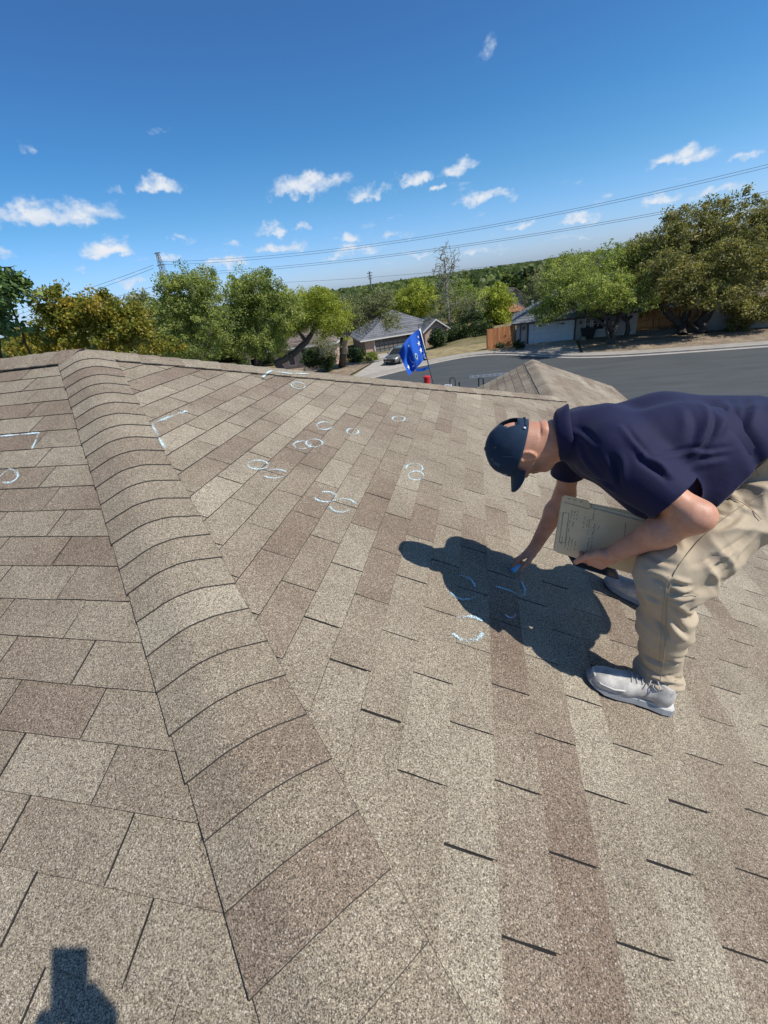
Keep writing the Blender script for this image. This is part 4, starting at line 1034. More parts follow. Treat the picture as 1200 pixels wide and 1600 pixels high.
# car ----------------------------------------------------------------------
def build_car():
    c = np.array([-5.55, 44.9, G0+.16]); ang = R_(-112)     # nose towards the street
    f = np.array([math.cos(ang), math.sin(ang), 0]); s = np.array([-f[1], f[0], 0]); up = np.array([0, 0, 1.])
    t = thing('parked_car', 'silver grey hatchback parked on the driveway half hidden by the flag', 'car', tuple(c))
    mp, nt, b = new_mat('silver_paint'); b.inputs['Base Color'].default_value = (.15, .155, .15, 1); b.inputs['Metallic'].default_value = .35; b.inputs['Roughness'].default_value = .32; b.inputs['Coat Weight'].default_value = .5
    mt = simple('tyre_rubber', (.02, .02, .02), .85, .1, 4); mr = simple('wheel_rim', (.35, .35, .36), .4, .1, 4, metal=.7); ml, nt, b2 = new_mat('headlight_glass'); b2.inputs['Base Color'].default_value = (.6, .6, .6, 1); b2.inputs['Roughness'].default_value = .15
    # body by cross sections: x along, (half width, z low, z belt)
    secs = [(2.2, .72, .32, .62), (2.1, .84, .24, .72), (1.5, .89, .22, .86), (.9, .90, .22, .95), (0, .90, .22, .97), (-1.0, .90, .22, .99), (-1.7, .88, .24, .98), (-2.1, .80, .32, .90), (-2.2, .70, .42, .72)]
    V = []; F = []
    for x, w, z0, z1 in secs:
        for y, z in ((-w*.9, z0), (-w, z0+.15), (-w, (z0+z1)/2), (-w*.93, z1-.05), (-w*.8, z1), (w*.8, z1), (w*.93, z1-.05), (w, (z0+z1)/2), (w, z0+.15), (w*.9, z0)): V.append(c+f*x+s*y+up*z)
    n = 10
    for i in range(len(secs)-1):
        for k in range(n): F.append((i*n+k, i*n+(k+1) % n, (i+1)*n+(k+1) % n, (i+1)*n+k))
    F += [tuple(range(n)), tuple((len(secs)-1)*n+k for k in range(n-1, -1, -1))]
    obj('body', V, F, mp, t, smooth=True)
    # greenhouse
    def loft(x0, x1, x2, x3, wb, wt, zb, zt):
        lo = [c+f*x0+s*wb+up*zb, c+f*x0-s*wb+up*zb, c+f*x3-s*wb+up*zb, c+f*x3+s*wb+up*zb]; hi = [c+f*x1+s*wt+up*zt, c+f*x1-s*wt+up*zt, c+f*x2-s*wt+up*zt, c+f*x2+s*wt+up*zt]; return lo+hi
    V = loft(1.05, .35, -1.35, -1.95, .80, .62, .94, 1.40); obj('cabin_glass', V, [(0, 4, 5, 1), (1, 5, 6, 2), (2, 6, 7, 3), (3, 7, 4, 0), (4, 7, 6, 5)], M_GLASS, t)
    V = loft(.38, .25, -1.25, -1.42, .64, .58, 1.39, 1.46); obj('car_roof', V, [(0, 4, 5, 1), (1, 5, 6, 2), (2, 6, 7, 3), (3, 7, 4, 0), (4, 7, 6, 5)], mp, t)
    for sg in (-1, 1):
        for xa, xb in ((1.07, .33), (-.35, -.35), (-1.97, -1.33)):
            pl = MB(); pl.tube([c+f*xa+s*sg*.81+up*.93, c+f*xb+s*sg*.625+up*1.41], .035, 4); pl.build('pillar', mp, t)
        mm = MB(); mm.box(c+f*.75+s*sg*.98+up*1.0, (.14, .20, .13), [f, s, up]); mm.build('wing_mirror', mp, t)
        hl = MB(); hl.box(c+f*2.12+s*sg*.60+up*.66, (.16, .34, .13), [f, s, up]); hl.build('headlight', ml, t)
        for xx in (1.35, -1.35):
            w = MB(); w.tube([c+f*xx+s*sg*.72+up*.31, c+f*xx+s*sg*.92+up*.31], .31, 18); wo = w.build('wheel', mt, t)
            r = MB(); r.tube([c+f*xx+s*sg*.90+up*.31, c+f*xx+s*sg*.93+up*.31], .20, 14); r.build('rim', mr, wo)
    g = MB(); g.box(c+f*2.16+up*.48, (.1, .9, .16), [f, s, up]); g.build('grille', M_DARKTR, t)
build_car()

# lattice tower, poles and wires -----------------------------------------------
M_STEEL = simple('galvanised_steel', (.16, .17, .18), .6, .1, 1); M_WIRE = simple('wire', (.10, .11, .13), .6, .05, 1)
def build_tower():
    top = at_depth(243, 395, 250); base = np.array([top[0]+1.0, top[1], G0]); H = top[2]-G0
    t = thing('transmission_tower', 'steel lattice transmission tower leaning against the sky at the left', 'tower', tuple(base))
    legs = []; lv = 16
    W = lambda z: 5.2*(1-z/H)**.8*.9+1.1
    P = [[base+np.array([sx*W(H*k/lv)/2, sy*W(H*k/lv)/2, H*k/lv]) for sx, sy in ((-1, -1), (1, -1), (1, 1), (-1, 1))] for k in range(lv+1)]
    for j in range(4):
        m = MB(); m.tube([P[k][j] for k in range(lv+1)], .16, 4); m.build('leg', M_STEEL, t)
    m = MB()
    for k in range(lv):
        for j in range(4):
            a, b = j, (j+1) % 4
            m.tube([P[k][a], P[k+1][b]], .09, 3); m.tube([P[k][b], P[k+1][a]], .09, 3); m.tube([P[k+1][a], P[k+1][b]], .09, 3)
    m.build('bracing', M_STEEL, t)
    for z, w in ((H*.99, 2.4), (H*.84, 3.2), (H*.70, 3.2)):
        m = MB(); m.tube([base+np.array([-w, 0, z]), base+np.array([0, 0, z+.5]), base+np.array([w, 0, z])], .12, 4); m.tube([base+np.array([-w, 0, z]), base+np.array([w, 0, z])], .10, 4); m.build('cross_arm', M_STEEL, t)
build_tower()
def wire(pa, Da, pb, Db, mid, r, label, grp):
    A = at_depth(*pa, Da); B = at_depth(*pb, Db)
    def curve(sag, n=40):
        T_ = np.linspace(0, 1, n+1); return [A+(B-A)*u-np.array([0, 0, 4*sag*u*(1-u)]) for u in T_]
    def y_at(sag):
        pr = [project(q) for q in curve(sag)]
        for a, b in zip(pr[:-1], pr[1:]):
            if a and b and (a[0]-mid[0])*(b[0]-mid[0]) <= 0: return a[1]+(b[1]-a[1])*(mid[0]-a[0])/(b[0]-a[0]+1e-9)
        return 0
    lo, hi = -5., 25.
    for _ in range(40):
        m = (lo+hi)/2
        if y_at(m) < mid[1]: lo = m
        else: hi = m
    mb = MB(); mb.tube(curve(lo), r, 4); tag(mb.build('power_line', M_WIRE), label, 'power line', grp)
GW = 'wires strung from the lattice tower'
wire((246, 409), 252, (1290, 234), 150, (690, 365), .07, 'upper wire of the highest pair crossing the whole sky', GW)
wire((246, 414), 252, (1290, 239), 150, (690, 368.5), .07, 'lower wire of the highest pair crossing the whole sky', GW)
wire((252, 428), 252, (1290, 281), 150, (690, 387), .07, 'upper wire of the middle pair running behind the big oak', GW)
wire((252, 432), 252, (1290, 285), 150, (690, 390), .07, 'lower wire of the middle pair running behind the big oak', GW)
wire((256, 444), 252, (1290, 338), 170, (690, 424), .06, 'lowest single wire just above the woods', GW)
wire((240, 414), 252, (-60, 505), 330, (140, 450), .09, 'upper wire falling away to the left of the tower', GW)
wire((240, 419), 252, (-60, 513), 330, (140, 456), .09, 'wire just below the upper one falling away left of the tower', GW)
wire((246, 446), 252, (-60, 525), 330, (180, 464), .09, 'lowest wire left of the tower above the yellow tree', GW)
def pole(px, y0, D, r, label, arms):
    a = at_depth(px, y0, D); m = MB(); b = np.array([a[0], a[1], G0]); t = thing('utility_pole', label, 'pole', tuple(b), 'far utility poles')
    m.tube([b, a], [r*1.3, r], 6); m.build('shaft', M_STEEL, t)
    for z, w in arms:
        q = MB(); q.box(a+np.array([0, 0, -z]), (w, .25, .25)); q.build('cross_arm', M_STEEL, t)
pole(577, 424, 170, .28, 'thin far pole with short arms above the trees, left of the bare tree', [(.6, 2.2), (1.6, 2.0), (2.6, 1.6)])
pole(748.5, 425, 230, .22, 'thin far pole standing right of the bare tree on the horizon', [(.5, 1.6)])

# work truck with ladder, cooler and flag -------------------------------------
def build_truck():
    D = 20.5; c0 = at_z(742, 610, -6.0); c = np.array([c0[0]+.6, c0[1], G0+.03])
    t = thing('pickup_truck', 'white pickup with a black ladder rack parked below the roof edge', 'truck', tuple(c))
    M_P, nt, b = new_mat('white_truck_paint'); b.inputs['Base Color'].default_value = (.72, .73, .74, 1); b.inputs['Roughness'].default_value = .3; b.inputs['Coat Weight'].default_value = .4
    mk = simple('black_rack_steel', (.018, .018, .02), .5, .1, 3); mt = simple('truck_tyre', (.02, .02, .02), .85, .1, 4)
    X = np.array([1., 0, 0]); 
    def loft(name, secs, m):
        V = []; F = []
        for x, w, z0, z1 in secs:
            for y, z in ((-w, z0), (-w*1.0, (z0+z1)/2), (-w*.94, z1), (w*.94, z1), (w, (z0+z1)/2), (w, z0)): V.append(c+np.array([x, y, z]))
        n = 6
        for i in range(len(secs)-1):
            for k in range(n): F.append((i*n+k, i*n+(k+1) % n, (i+1)*n+(k+1) % n, (i+1)*n+k))
        F += [tuple(range(n)), tuple((len(secs)-1)*n+k for k in range(n-1, -1, -1))]
        return obj(name, V, F, m, t)
    xl = at_y(655, 606, c[1])[0]-c[0]
    loft('bed', [(xl, .98, .45, 1.20), (xl+.1, 1.0, .40, 1.27), (xl+4.4, 1.0, .40, 1.27)], M_P); x = xl+4.4
    loft('cab', [(x, 1.0, .40, 1.2), (x+1.3, 1.0, .40, 1.2), (x+1.7, 1.0, .40, 1.15), (x+2.6, .98, .40, 1.05), (x+2.8, .9, .5, .95)], M_P)
    loft('cab_window', [(x+.05, .88, 1.2, 1.22), (x+.10, .82, 1.21, 1.60), (x+1.0, .80, 1.21, 1.60), (x+1.6, .84, 1.15, 1.20)], M_GLASS)
    loft('cab_roof', [(x+.05, .80, 1.56, 1.62), (x+.2, .84, 1.56, 1.66), (x+.9, .82, 1.56, 1.66), (x+1.1, .78, 1.54, 1.60)], M_P)
    for sx in (xl+1.2, x+2.0):
        for s in (-1, 1):
            w = MB(); w.tube([c+np.array([sx, s*.82, .38]), c+np.array([sx, s*1.03, .38])], .38, 16); w.build('wheel', mt, t)
    at_ = lambda px, py: at_y(px, py, c[1]-.3)
    for (xa, xb, yt) in ((703, 711, 590), (748, 755, 590)):
        A, B = at_(xa, yt+3), at_(xb, yt+3); Tt = at_((xa+xb)/2, yt); lo_ = c[2]+1.25
        hb = MB()
        if xa < 740: hb.tube([np.array([A[0], A[1], lo_]), A, Tt+np.array([-.05, 0, 0]), Tt+np.array([.05, 0, 0]), B, np.array([B[0], B[1], lo_])], .032, 6)
        else: hb.tube([np.array([A[0], A[1], lo_]), A+np.array([0, 0, .08]), A*.5+B*.5+np.array([0, 0, .10]), B+np.array([0, 0, .08]), np.array([B[0], B[1], lo_])], .045, 6)
        hb.build('rack_hoop', mk, t)
    A = at_(717.5, 597); hb = MB(); hb.tube([np.array([A[0], A[1], c[2]+1.25]), A], .05, 6); hb.build('rack_post', mk, t)
    A = at_(763, 600); hb = MB(); hb.box((A[0]+1.2, A[1], A[2]), (3.0, .12, .12)); hb.build('rack_rail', mk, t)
    A = at_(700, 602); hb = MB(); hb.box((A[0], A[1], A[2]-.25), (.42, .5, .5)); hb.build('tool_box', M_P, t)
    t2 = thing('ladder', 'aluminium extension ladder lying on the truck rack', 'ladder', (c[0]+.6, c[1], c[2]+2.1))
    ma = simple('aluminium', (.62, .63, .65), .35, .08, 4, metal=.6); x0 = at_y(733, 587, c[1]-.3)[0]; L = 4.2; zl = at_y(760, 587, c[1]-.3)[2]
    for s in (-.22, .22):
        q = MB(); q.box((x0+L/2, c[1]-.3+s, zl), (L, .025, .05)); q.build('rail', ma, t2)
    for i in range(13):
        q = MB(); q.tube([(x0+.2+i*.31, c[1]-.52, zl), (x0+.2+i*.31, c[1]-.08, zl)], .016, 6); q.build('rung', ma, t2)
    # red drink cooler
    cc = at_y(667, 590, c[1]-.2); mr = simple('red_plastic', (.55, .02, .025), .4, .1, 6)
    zc = c[2]+1.32; top = cc[2]
    t3 = thing('red_cooler', 'round red water cooler standing on the end of the truck', 'cooler', (cc[0], cc[1], zc))
    q = MB(); q.tube([(cc[0], cc[1], zc), (cc[0], cc[1], top-.04)], [.17, .19], 16); q.build('tank', mr, t3)
    q = MB(); q.tube([(cc[0], cc[1], top-.04), (cc[0], cc[1], top+.06), (cc[0], cc[1], top+.10)], [.21, .21, .15], 16); q.build('lid', mr, t3)
    # flag on its pole
    a = at_depth(653.5, 508, 19.0); b = at_depth(679, 606, 18.6); d = unit(a-b); b2 = b-d*1.2
    mp = simple('black_pole', (.03, .03, .032), .5, .1, 3)
    t4 = thing('flagpole', 'thin black flagpole leaning left above the truck', 'flagpole', tuple(b2))
    q = MB(); q.tube([b2, b+(a-b)*.55, a], [.030, .026, .018], 8); q.build('shaft', mp, t4)
    q = MB(); q.tube([b+(a-b)*.52, b+(a-b)*.56], [.04, .04], 8); q.build('joint', mp, t4)
    t5 = thing('flag', 'blue flag with white stars and a small emblem blowing on the leaning pole', 'flag', tuple(a))
    mf, nt, bb = new_mat('blue_flag_cloth'); bb.inputs['Base Color'].default_value = (.012, .13, .62, 1); bb.inputs['Roughness'].default_value = .8
    tr = nt.nodes.new('ShaderNodeBsdfTranslucent'); tr.inputs[0].default_value = (.02, .14, .62, 1); mx = nt.nodes.new('ShaderNodeMixShader'); mx.inputs[0].default_value = .35
    nt.links.new(bb.outputs[0], mx.inputs[1]); nt.links.new(tr.outputs[0], mx.inputs[2]); nt.links.new(mx.outputs[0], nt.nodes['Material Output'].inputs[0])
    mw = simple('white_stitching', (.80, .80, .80), .8, .04, 6)
    # outline rows: hoist edge (657,513)->(667,556); fly droops to the lower left
    D0 = 18.95
    def S(s, w):      # s along fly 0..1, w down the hoist 0..1
        hx = 657+10*w; hy = 513+43*w
        # fly edge runs from (634,560) at the top corner to (640,586) at the bottom corner
        tx = 623+16*w; ty = 552+35*w
        bx = (hx+tx)/2-6+6*w; by = (hy+ty)/2-7+9*w
        x = hx*(1-s)**2+2*s*(1-s)*bx+tx*s*s; y = hy*(1-s)**2+2*s*(1-s)*by+ty*s*s
        dd = D0+.22*math.sin(s*8+w*2.2)*s+.10*math.sin(s*15-w*5)*s
        return at_depth(x, y, dd)
    n, m_ = 30, 16
    def tear(s, w): return w > .80 and s < .62 and s > .03 and w > .8+.25*abs(s-.3)
    V = [S(i/n, j/m_) for j in range(m_+1) for i in range(n+1)]; F = []
    for j in range(m_):
        for i in range(n):
            F.append((j*(n+1)+i, j*(n+1)+i+1, (j+1)*(n+1)+i+1, (j+1)*(n+1)+i))
    V2 = [v+CR[2]*(-.004) for v in V]; o_ = len(V); F2 = [tuple(reversed([k+o_ for k in f])) for f in F]
    obj('cloth', V+V2, F+F2, mf, t5, smooth=True)
    hem = MB(); hp = [S(0, j/m_)-ray(660, 530)*.004 for j in range(m_+1)]
    hs = [S(.05, j/m_)-ray(660, 530)*.012 for j in range(m_+1)]; hem.add(hp+hs, [(j, j+1, m_+2+j, m_+1+j) for j in range(m_)]); hem.build('hoist_band', mw, t5)
    def star(s, w, r):
        pts = []
        for k in range(10):
            an = -math.pi/2+k*math.pi/5; rr = r if k % 2 == 0 else r*.42
            pts.append(S(s+rr*math.cos(an)/1.75, w+rr*math.sin(an))-ray(650, 540)*.02)
        ctr = S(s, w)-ray(650, 540)*.02; q = MB(); q.add([ctr]+pts, [(0, 1+k, 1+(k+1) % 10) for k in range(10)]); q.build('star', mw, t5)
    for s, w, r in ((.14, .22, .06), (.18, .42, .11), (.18, .66, .11), (.13, .90, .10), (.86, .74, .11), (.55, .22, .05)): star(s, w, r)
    me = simple('emblem_thread', (.42, .47, .30), .8, .1, 5); em = MB()
    for k in range(14):
        a0, a1 = 2*math.pi*k/14, 2*math.pi*(k+1)/14; ri, ro = .055, .085
        p = lambda a_, r_: S(.42+r_*math.cos(a_)/1.75, .70+r_*math.sin(a_)*1.3)-ray(650, 540)*.02
        em.add([p(a0, ri), p(a1, ri), p(a1, ro), p(a0, ro)], [(0, 1, 2, 3)])
    em.build('emblem', me, t5)
    em = MB(); cv = [(.66, .50), (.70, .62), (.66, .72), (.58, .80), (.64, .88), (.72, .84)]
    for (s0, w0), (s1, w1) in zip(cv[:-1], cv[1:]):
        em.add([S(s0, w0-.014)-ray(650, 540)*.02, S(s1, w1-.014)-ray(650, 540)*.02, S(s1, w1+.014)-ray(650, 540)*.02, S(s0, w0+.014)-ray(650, 540)*.02], [(0, 1, 2, 3)])
    em.build('emblem', mw, t5)
    # torn strip still tied low on the pole
    tr_ = MB(); A = at_depth(672, 571, 18.9); B = at_depth(650, 577, 18.95)
    tr_.add([A, A+(b-A)*.02+np.array([0, 0, -.10]), (A+B)/2+np.array([0, 0, -.16]), B+np.array([0, 0, -.10]), B+np.array([0, 0, .03]), (A+B)/2+np.array([0, 0, -.03])], [(0, 1, 2, 5), (5, 2, 3, 4)]); tr_.build('torn_strip', mf, t5)
build_truck()

# ================================================================ PEOPLE
def vnoise(P, seed=0):
    P = np.asarray(P); i = np.floor(P).astype(np.int64); f = P-i; f = f*f*(3-2*f)
    def h(a, b, c):
        n = (a*374761393+b*668265263+c*2147483647+seed*1013904223) & 0xffffffff
        n = ((n ^ (n >> 13))*1274126177) & 0xffffffff; return ((n ^ (n >> 16)) & 0xffff)/65535.0
    r = 0
    for dx in (0, 1):
        for dy in (0, 1):
            for dz in (0, 1):
                w = (f[..., 0] if dx else 1-f[..., 0])*(f[..., 1] if dy else 1-f[..., 1])*(f[..., 2] if dz else 1-f[..., 2])
                r = r+w*h(i[..., 0]+dx, i[..., 1]+dy, i[..., 2]+dz)
    return r
class Sdf:
    """smoothly blended round cones and ellipsoids -> one continuous surface"""
    def __init__(s): s.ops = []
    def cap(s, a, b, ra, rb=None, k=.03): s.ops.append(('c', np.array(a, float), np.array(b, float), ra, ra if rb is None else rb, k)); return s
    def chain(s, pts, rs, k=.03):
        for i in range(len(pts)-1): s.cap(pts[i], pts[i+1], rs[i], rs[i+1], k)
        return s
    def ell(s, c, ax, r, k=.02, sub=False): s.ops.append(('s' if sub else 'e', np.array(c, float), np.array(ax, float), np.array(r, float), 0, k)); return s
    def cut(s, p, n): s.ops.append(('p', np.array(p, float), unit(n), 0, 0, 0)); return s
    def one(s, op, P):
        t = op[0]
        if t == 'c':
            a, b = op[1], op[2]; ab = b-a; q = P-a; h = np.clip((q@ab)/(ab@ab+1e-12), 0, 1)
            return np.linalg.norm(q-h[..., None]*ab, axis=-1)-(op[3]+(op[4]-op[3])*h)
        if t in 'es':
            q = (P-op[1])@op[2].T; k0 = np.linalg.norm(q/op[3], axis=-1); k1 = np.linalg.norm(q/op[3]**2, axis=-1)+1e-9; return k0*(k0-1)/k1
        return (P-op[1])@op[2]
    def comb(s, op, f, d):
        t, k = op[0], op[5]
        if t == 'p': return np.maximum(f, d)
        if t == 's': h = np.maximum(k-np.abs(f+d), 0)/k; return np.maximum(f, -d)+h*h*k*.25
        h = np.maximum(k-np.abs(f-d), 0)/k; return np.minimum(f, d)-h*h*k*.25
    def ev(s, P):
        f = np.full(P.shape[:-1], 1.0)
        for op in s.ops: f = s.comb(op, f, s.one(op, P))
        return f
    def grad(s, P, e=.0015):
        g = np.stack([s.ev(P+np.eye(3)[i]*e)-s.ev(P-np.eye(3)[i]*e) for i in range(3)], -1); return g/(np.linalg.norm(g, axis=-1, keepdims=True)+1e-9)
    def mesh(s, h, iters=2):
        lo = np.full(3, 1e9); hi = -lo
        for op in s.ops:
            if op[0] == 'c':
                r = max(op[3], op[4]); lo = np.minimum(lo, np.minimum(op[1], op[2])-r); hi = np.maximum(hi, np.maximum(op[1], op[2])+r)
            elif op[0] == 'e': r = max(op[3]); lo = np.minimum(lo, op[1]-r); hi = np.maximum(hi, op[1]+r)
        lo -= 3*h; hi += 3*h; n = np.ceil((hi-lo)/h).astype(int)+1
        ax = [lo[i]+h*np.arange(n[i]) for i in range(3)]; f = np.full(n, 1.0, np.float32)
        for op in s.ops:
            if op[0] == 'p': sl = [slice(0, n[i]) for i in range(3)]
            else:
                if op[0] == 'c': r = max(op[3], op[4])+op[5]+2*h; a, b = np.minimum(op[1], op[2])-r, np.maximum(op[1], op[2])+r
                else: r = max(op[3])+op[5]+2*h; a, b = op[1]-r, op[1]+r
                sl = [slice(max(0, int((a[i]-lo[i])/h)), min(n[i], int((b[i]-lo[i])/h)+2)) for i in range(3)]
            G = np.stack(np.meshgrid(*[ax[i][sl[i]] for i in range(3)], indexing='ij'), -1).astype(np.float32)
            f[tuple(sl)] = s.comb(op, f[tuple(sl)], s.one(op, G))
        neg = f < 0
        c = [neg[i:n[0]-1+i, j:n[1]-1+j, k:n[2]-1+k] for i in (0, 1) for j in (0, 1) for k in (0, 1)]
        al = c[0].copy(); an = c[0].copy()
        for q in c[1:]: al &= q; an |= q
        act = an & ~al; idx = np.argwhere(act); m = len(idx); ids = np.full(act.shape, -1, np.int64); ids[act] = np.arange(m)
        acc = np.zeros((m, 3)); cnt = np.zeros(m)
        cor = [(i, j, k) for i in (0, 1) for j in (0, 1) for k in (0, 1)]
        for a in cor:
            for d in range(3):
                if a[d]: continue
                b = list(a); b[d] = 1
                fa = f[idx[:, 0]+a[0], idx[:, 1]+a[1], idx[:, 2]+a[2]]; fb = f[idx[:, 0]+b[0], idx[:, 1]+b[1], idx[:, 2]+b[2]]
                w = (fa < 0) != (fb < 0); t = np.where(w, fa/(fa-fb+1e-12), 0); p = np.array(a, float)[None, :].repeat(m, 0); p[:, d] = t
                acc[w] += p[w]; cnt[w] += 1
        V = lo+(idx+acc/cnt[:, None])*h
        F = []
        for d in range(3):
            e1, e2 = (d+1) % 3, (d+2) % 3
            A = [slice(0, n[i]) for i in range(3)]; B = list(A); A[d] = slice(0, n[d]-1); B[d] = slice(1, n[d])
            na, nb = neg[tuple(A)], neg[tuple(B)]; ch = np.argwhere(na != nb); sgn = na[ch[:, 0], ch[:, 1], ch[:, 2]]
            q = []
            for (o1, o2) in ((1, 1), (0, 1), (0, 0), (1, 0)):
                cc = ch.copy(); cc[:, e1] -= o1; cc[:, e2] -= o2; q.append(ids[cc[:, 0], cc[:, 1], cc[:, 2]])
            q = np.stack(q, 1); q[~sgn] = q[~sgn][:, ::-1]; F.append(q)
        F = np.concatenate(F)
        for _ in range(iters):
            g = s.grad(V); V = V-g*np.clip(s.ev(V), -h, h)[:, None]
        return V, F
def smooth_v(V, F, it=1, lam=.5):
    e = np.concatenate([F[:, [0, 1]], F[:, [1, 2]], F[:, [2, 3]], F[:, [3, 0]]]); n = len(V)
    for _ in range(it):
        a = np.zeros((n, 3)); c = np.zeros(n)
        for i in range(3): a[:, i] = np.bincount(e[:, 0], V[e[:, 1], i], n)+np.bincount(e[:, 1], V[e[:, 0], i], n)
        c = np.bincount(e[:, 0], minlength=n)+np.bincount(e[:, 1], minlength=n); V = V+(a/np.maximum(c, 1)[:, None]-V)*lam
    return V
def vnormals(V, F):
    nf = np.cross(V[F[:, 2]]-V[F[:, 0]], V[F[:, 3]]-V[F[:, 1]]); N = np.zeros_like(V)
    for k in range(4):
        for i in range(3): N[:, i] += np.bincount(F[:, k], nf[:, i], len(V))
    return N/(np.linalg.norm(N, axis=1)[:, None]+1e-12)
def snap(V, F, keep, planes):
    k = np.zeros(len(V), bool); d = np.zeros(len(V), bool); k[F[keep].ravel()] = True; d[F[~keep].ravel()] = True; bd = np.where(k & d)[0]; V = V.copy()
    for p, n, sel in planes:
        n = unit(n); q = V[bd]; h = (q-np.array(p))@n; m = (np.abs(h) < .016) & sel(q); V[bd[m]] -= h[m][:, None]*n
    return V
def crease(V, N, px, depth, width, side=1):
    """press a fold (ridge with a groove below it) into cloth along a line seen from the front"""
    pts = []
    for (x0, y0), (x1, y1) in zip(px[:-1], px[1:]):
        k = max(2, int(math.hypot(x1-x0, y1-y0)/4))
        for i in range(k): pts.append((x0+(x1-x0)*i/k, y0+(y1-y0)*i/k))
    pts.append(px[-1]); P = []
    for x, y in pts:
        d = ray(x, y); d = d/np.linalg.norm(d); dist = np.linalg.norm(np.cross(V-CAM, d), axis=1); al = (V-CAM)@d
        m = np.where(dist < .010)[0]
        if len(m) == 0: continue
        P.append(V[m[al[m].argmin()]])
    if len(P) < 3: return V
    P = np.array(P)
    for _ in range(10): P[1:-1] = P[1:-1]*.4+(P[:-2]+P[2:])*.3
    n = len(P); D = np.linalg.norm(V[:, None, :]-P[None, :, :], axis=2) if len(V) < 1 else None
    near = np.where(np.min([np.linalg.norm(V-p, axis=1) for p in P[::3]], axis=0) < width*5)[0]
    if len(near) == 0: return V
    Dn = np.linalg.norm(V[near][:, None, :]-P[None], axis=2); j = Dn.argmin(1); dmin = Dn.min(1)
    T = np.gradient(P, axis=0); T /= np.linalg.norm(T, axis=1)[:, None]+1e-9; q = V[near]-P[j]; Nn = N[near]
    sgn = np.einsum('ij,ij->i', np.cross(T[j], Nn), q)*side
    f = j/(n-1.0); env = np.sin(np.pi*np.clip(f*.98+.01, 0, 1))**.9
    prof = .8*np.exp(-((sgn-width*.8)/(width*1.1))**2)-.9*np.exp(-((sgn+width*.5)/(width*.8))**2)
    far = np.exp(-np.maximum(0, dmin-width*2)**2/(width)**2)
    V = V.copy(); V[near] += Nn*(depth*prof*env*far)[:, None]; return V
def ZP(l): return [(740+a/2.609, 560+b/2.609) for a, b in l]
def ridged(P, seed=0): return 1-np.abs(2*vnoise(P, seed)-1)
def cloth_mat(name, col, rough=.85, weave=900, var=.08, sheen=.0, bmp=.12):
    m, nt, b = new_mat(name); pos = nt.nodes.new('ShaderNodeNewGeometry').outputs['Position']
    n = nnoise(nt, 14, 4, .6, pos); c = ramp(nt, n, [(.3, tuple(x*(1-var) for x in col)), (.7, tuple(x*(1+var) for x in col))])
    nt.links.new(c, b.inputs['Base Color']); b.inputs['Roughness'].default_value = rough; b.inputs['Specular IOR Level'].default_value = .25
    if sheen: b.inputs['Sheen Weight'].default_value = sheen; b.inputs['Sheen Roughness'].default_value = .4
    h = nmath(nt, 'ADD', nmath(nt, 'MULTIPLY', nnoise(nt, 22, 4, .55, pos), 1.0), nmath(nt, 'MULTIPLY', nnoise(nt, weave, 2, .5, pos), .06)); bump(nt, b, h, bmp, .012); return m
def skin_mat(name):
    m, nt, b = new_mat(name); pos = nt.nodes.new('ShaderNodeNewGeometry').outputs['Position']
    n = nnoise(nt, 18, 4, .6, pos); n2 = nnoise(nt, 240, 3, .6, pos)
    c = ramp(nt, n, [(.3, (.46, .215, .135)), (.55, (.56, .29, .19)), (.75, (.60, .33, .225))]); c = mixc(nt, 1.0, c, ramp(nt, n2, [(.3, (.90, .88, .87)), (.6, (1.05, 1.05, 1.05))]), 'MULTIPLY')
    a = nt.nodes.new('ShaderNodeAttribute'); a.attribute_name = 'tone'                    # stubble where tone is high
    n3 = nnoise(nt, 500, 2, .6, pos); k = nmath(nt, 'MULTIPLY', a.outputs['Fac'], nmath(nt, 'MULTIPLY_ADD', n3, 1.2, .1), clamp=True)
    c = mixc(nt, k, c, (.11, .075, .06)); nt.links.new(c, b.inputs['Base Color']); b.inputs['Roughness'].default_value = .48; b.inputs['Specular IOR Level'].default_value = .4
    b.inputs['Subsurface Weight'].default_value = .12; b.inputs['Subsurface Radius'].default_value = (1, .35, .2); b.inputs['Subsurface Scale'].default_value = .008
    bump(nt, b, nmath(nt, 'ADD', n2, nmath(nt, 'MULTIPLY', nnoise(nt, 60, 3, .6, pos), .8)), .18, .003); return m
M_SKIN = skin_mat('skin'); M_NAVY = cloth_mat('navy_polo_cloth', (.012, .0125, .046), .78, 700, .10, .08, .16); M_KHAKI = cloth_mat('khaki_twill', (.46, .375, .265), .85, 900, .06, 0, .22)
M_CAP = cloth_mat('cap_cloth', (.012, .030, .062), .85, 800, .12, .1, .2); M_BELT = simple('dark_leather', (.03, .022, .018), .5, .15, 30)
M_THREAD = simple('khaki_seam', (.33, .265, .18), .9, .1, 60)

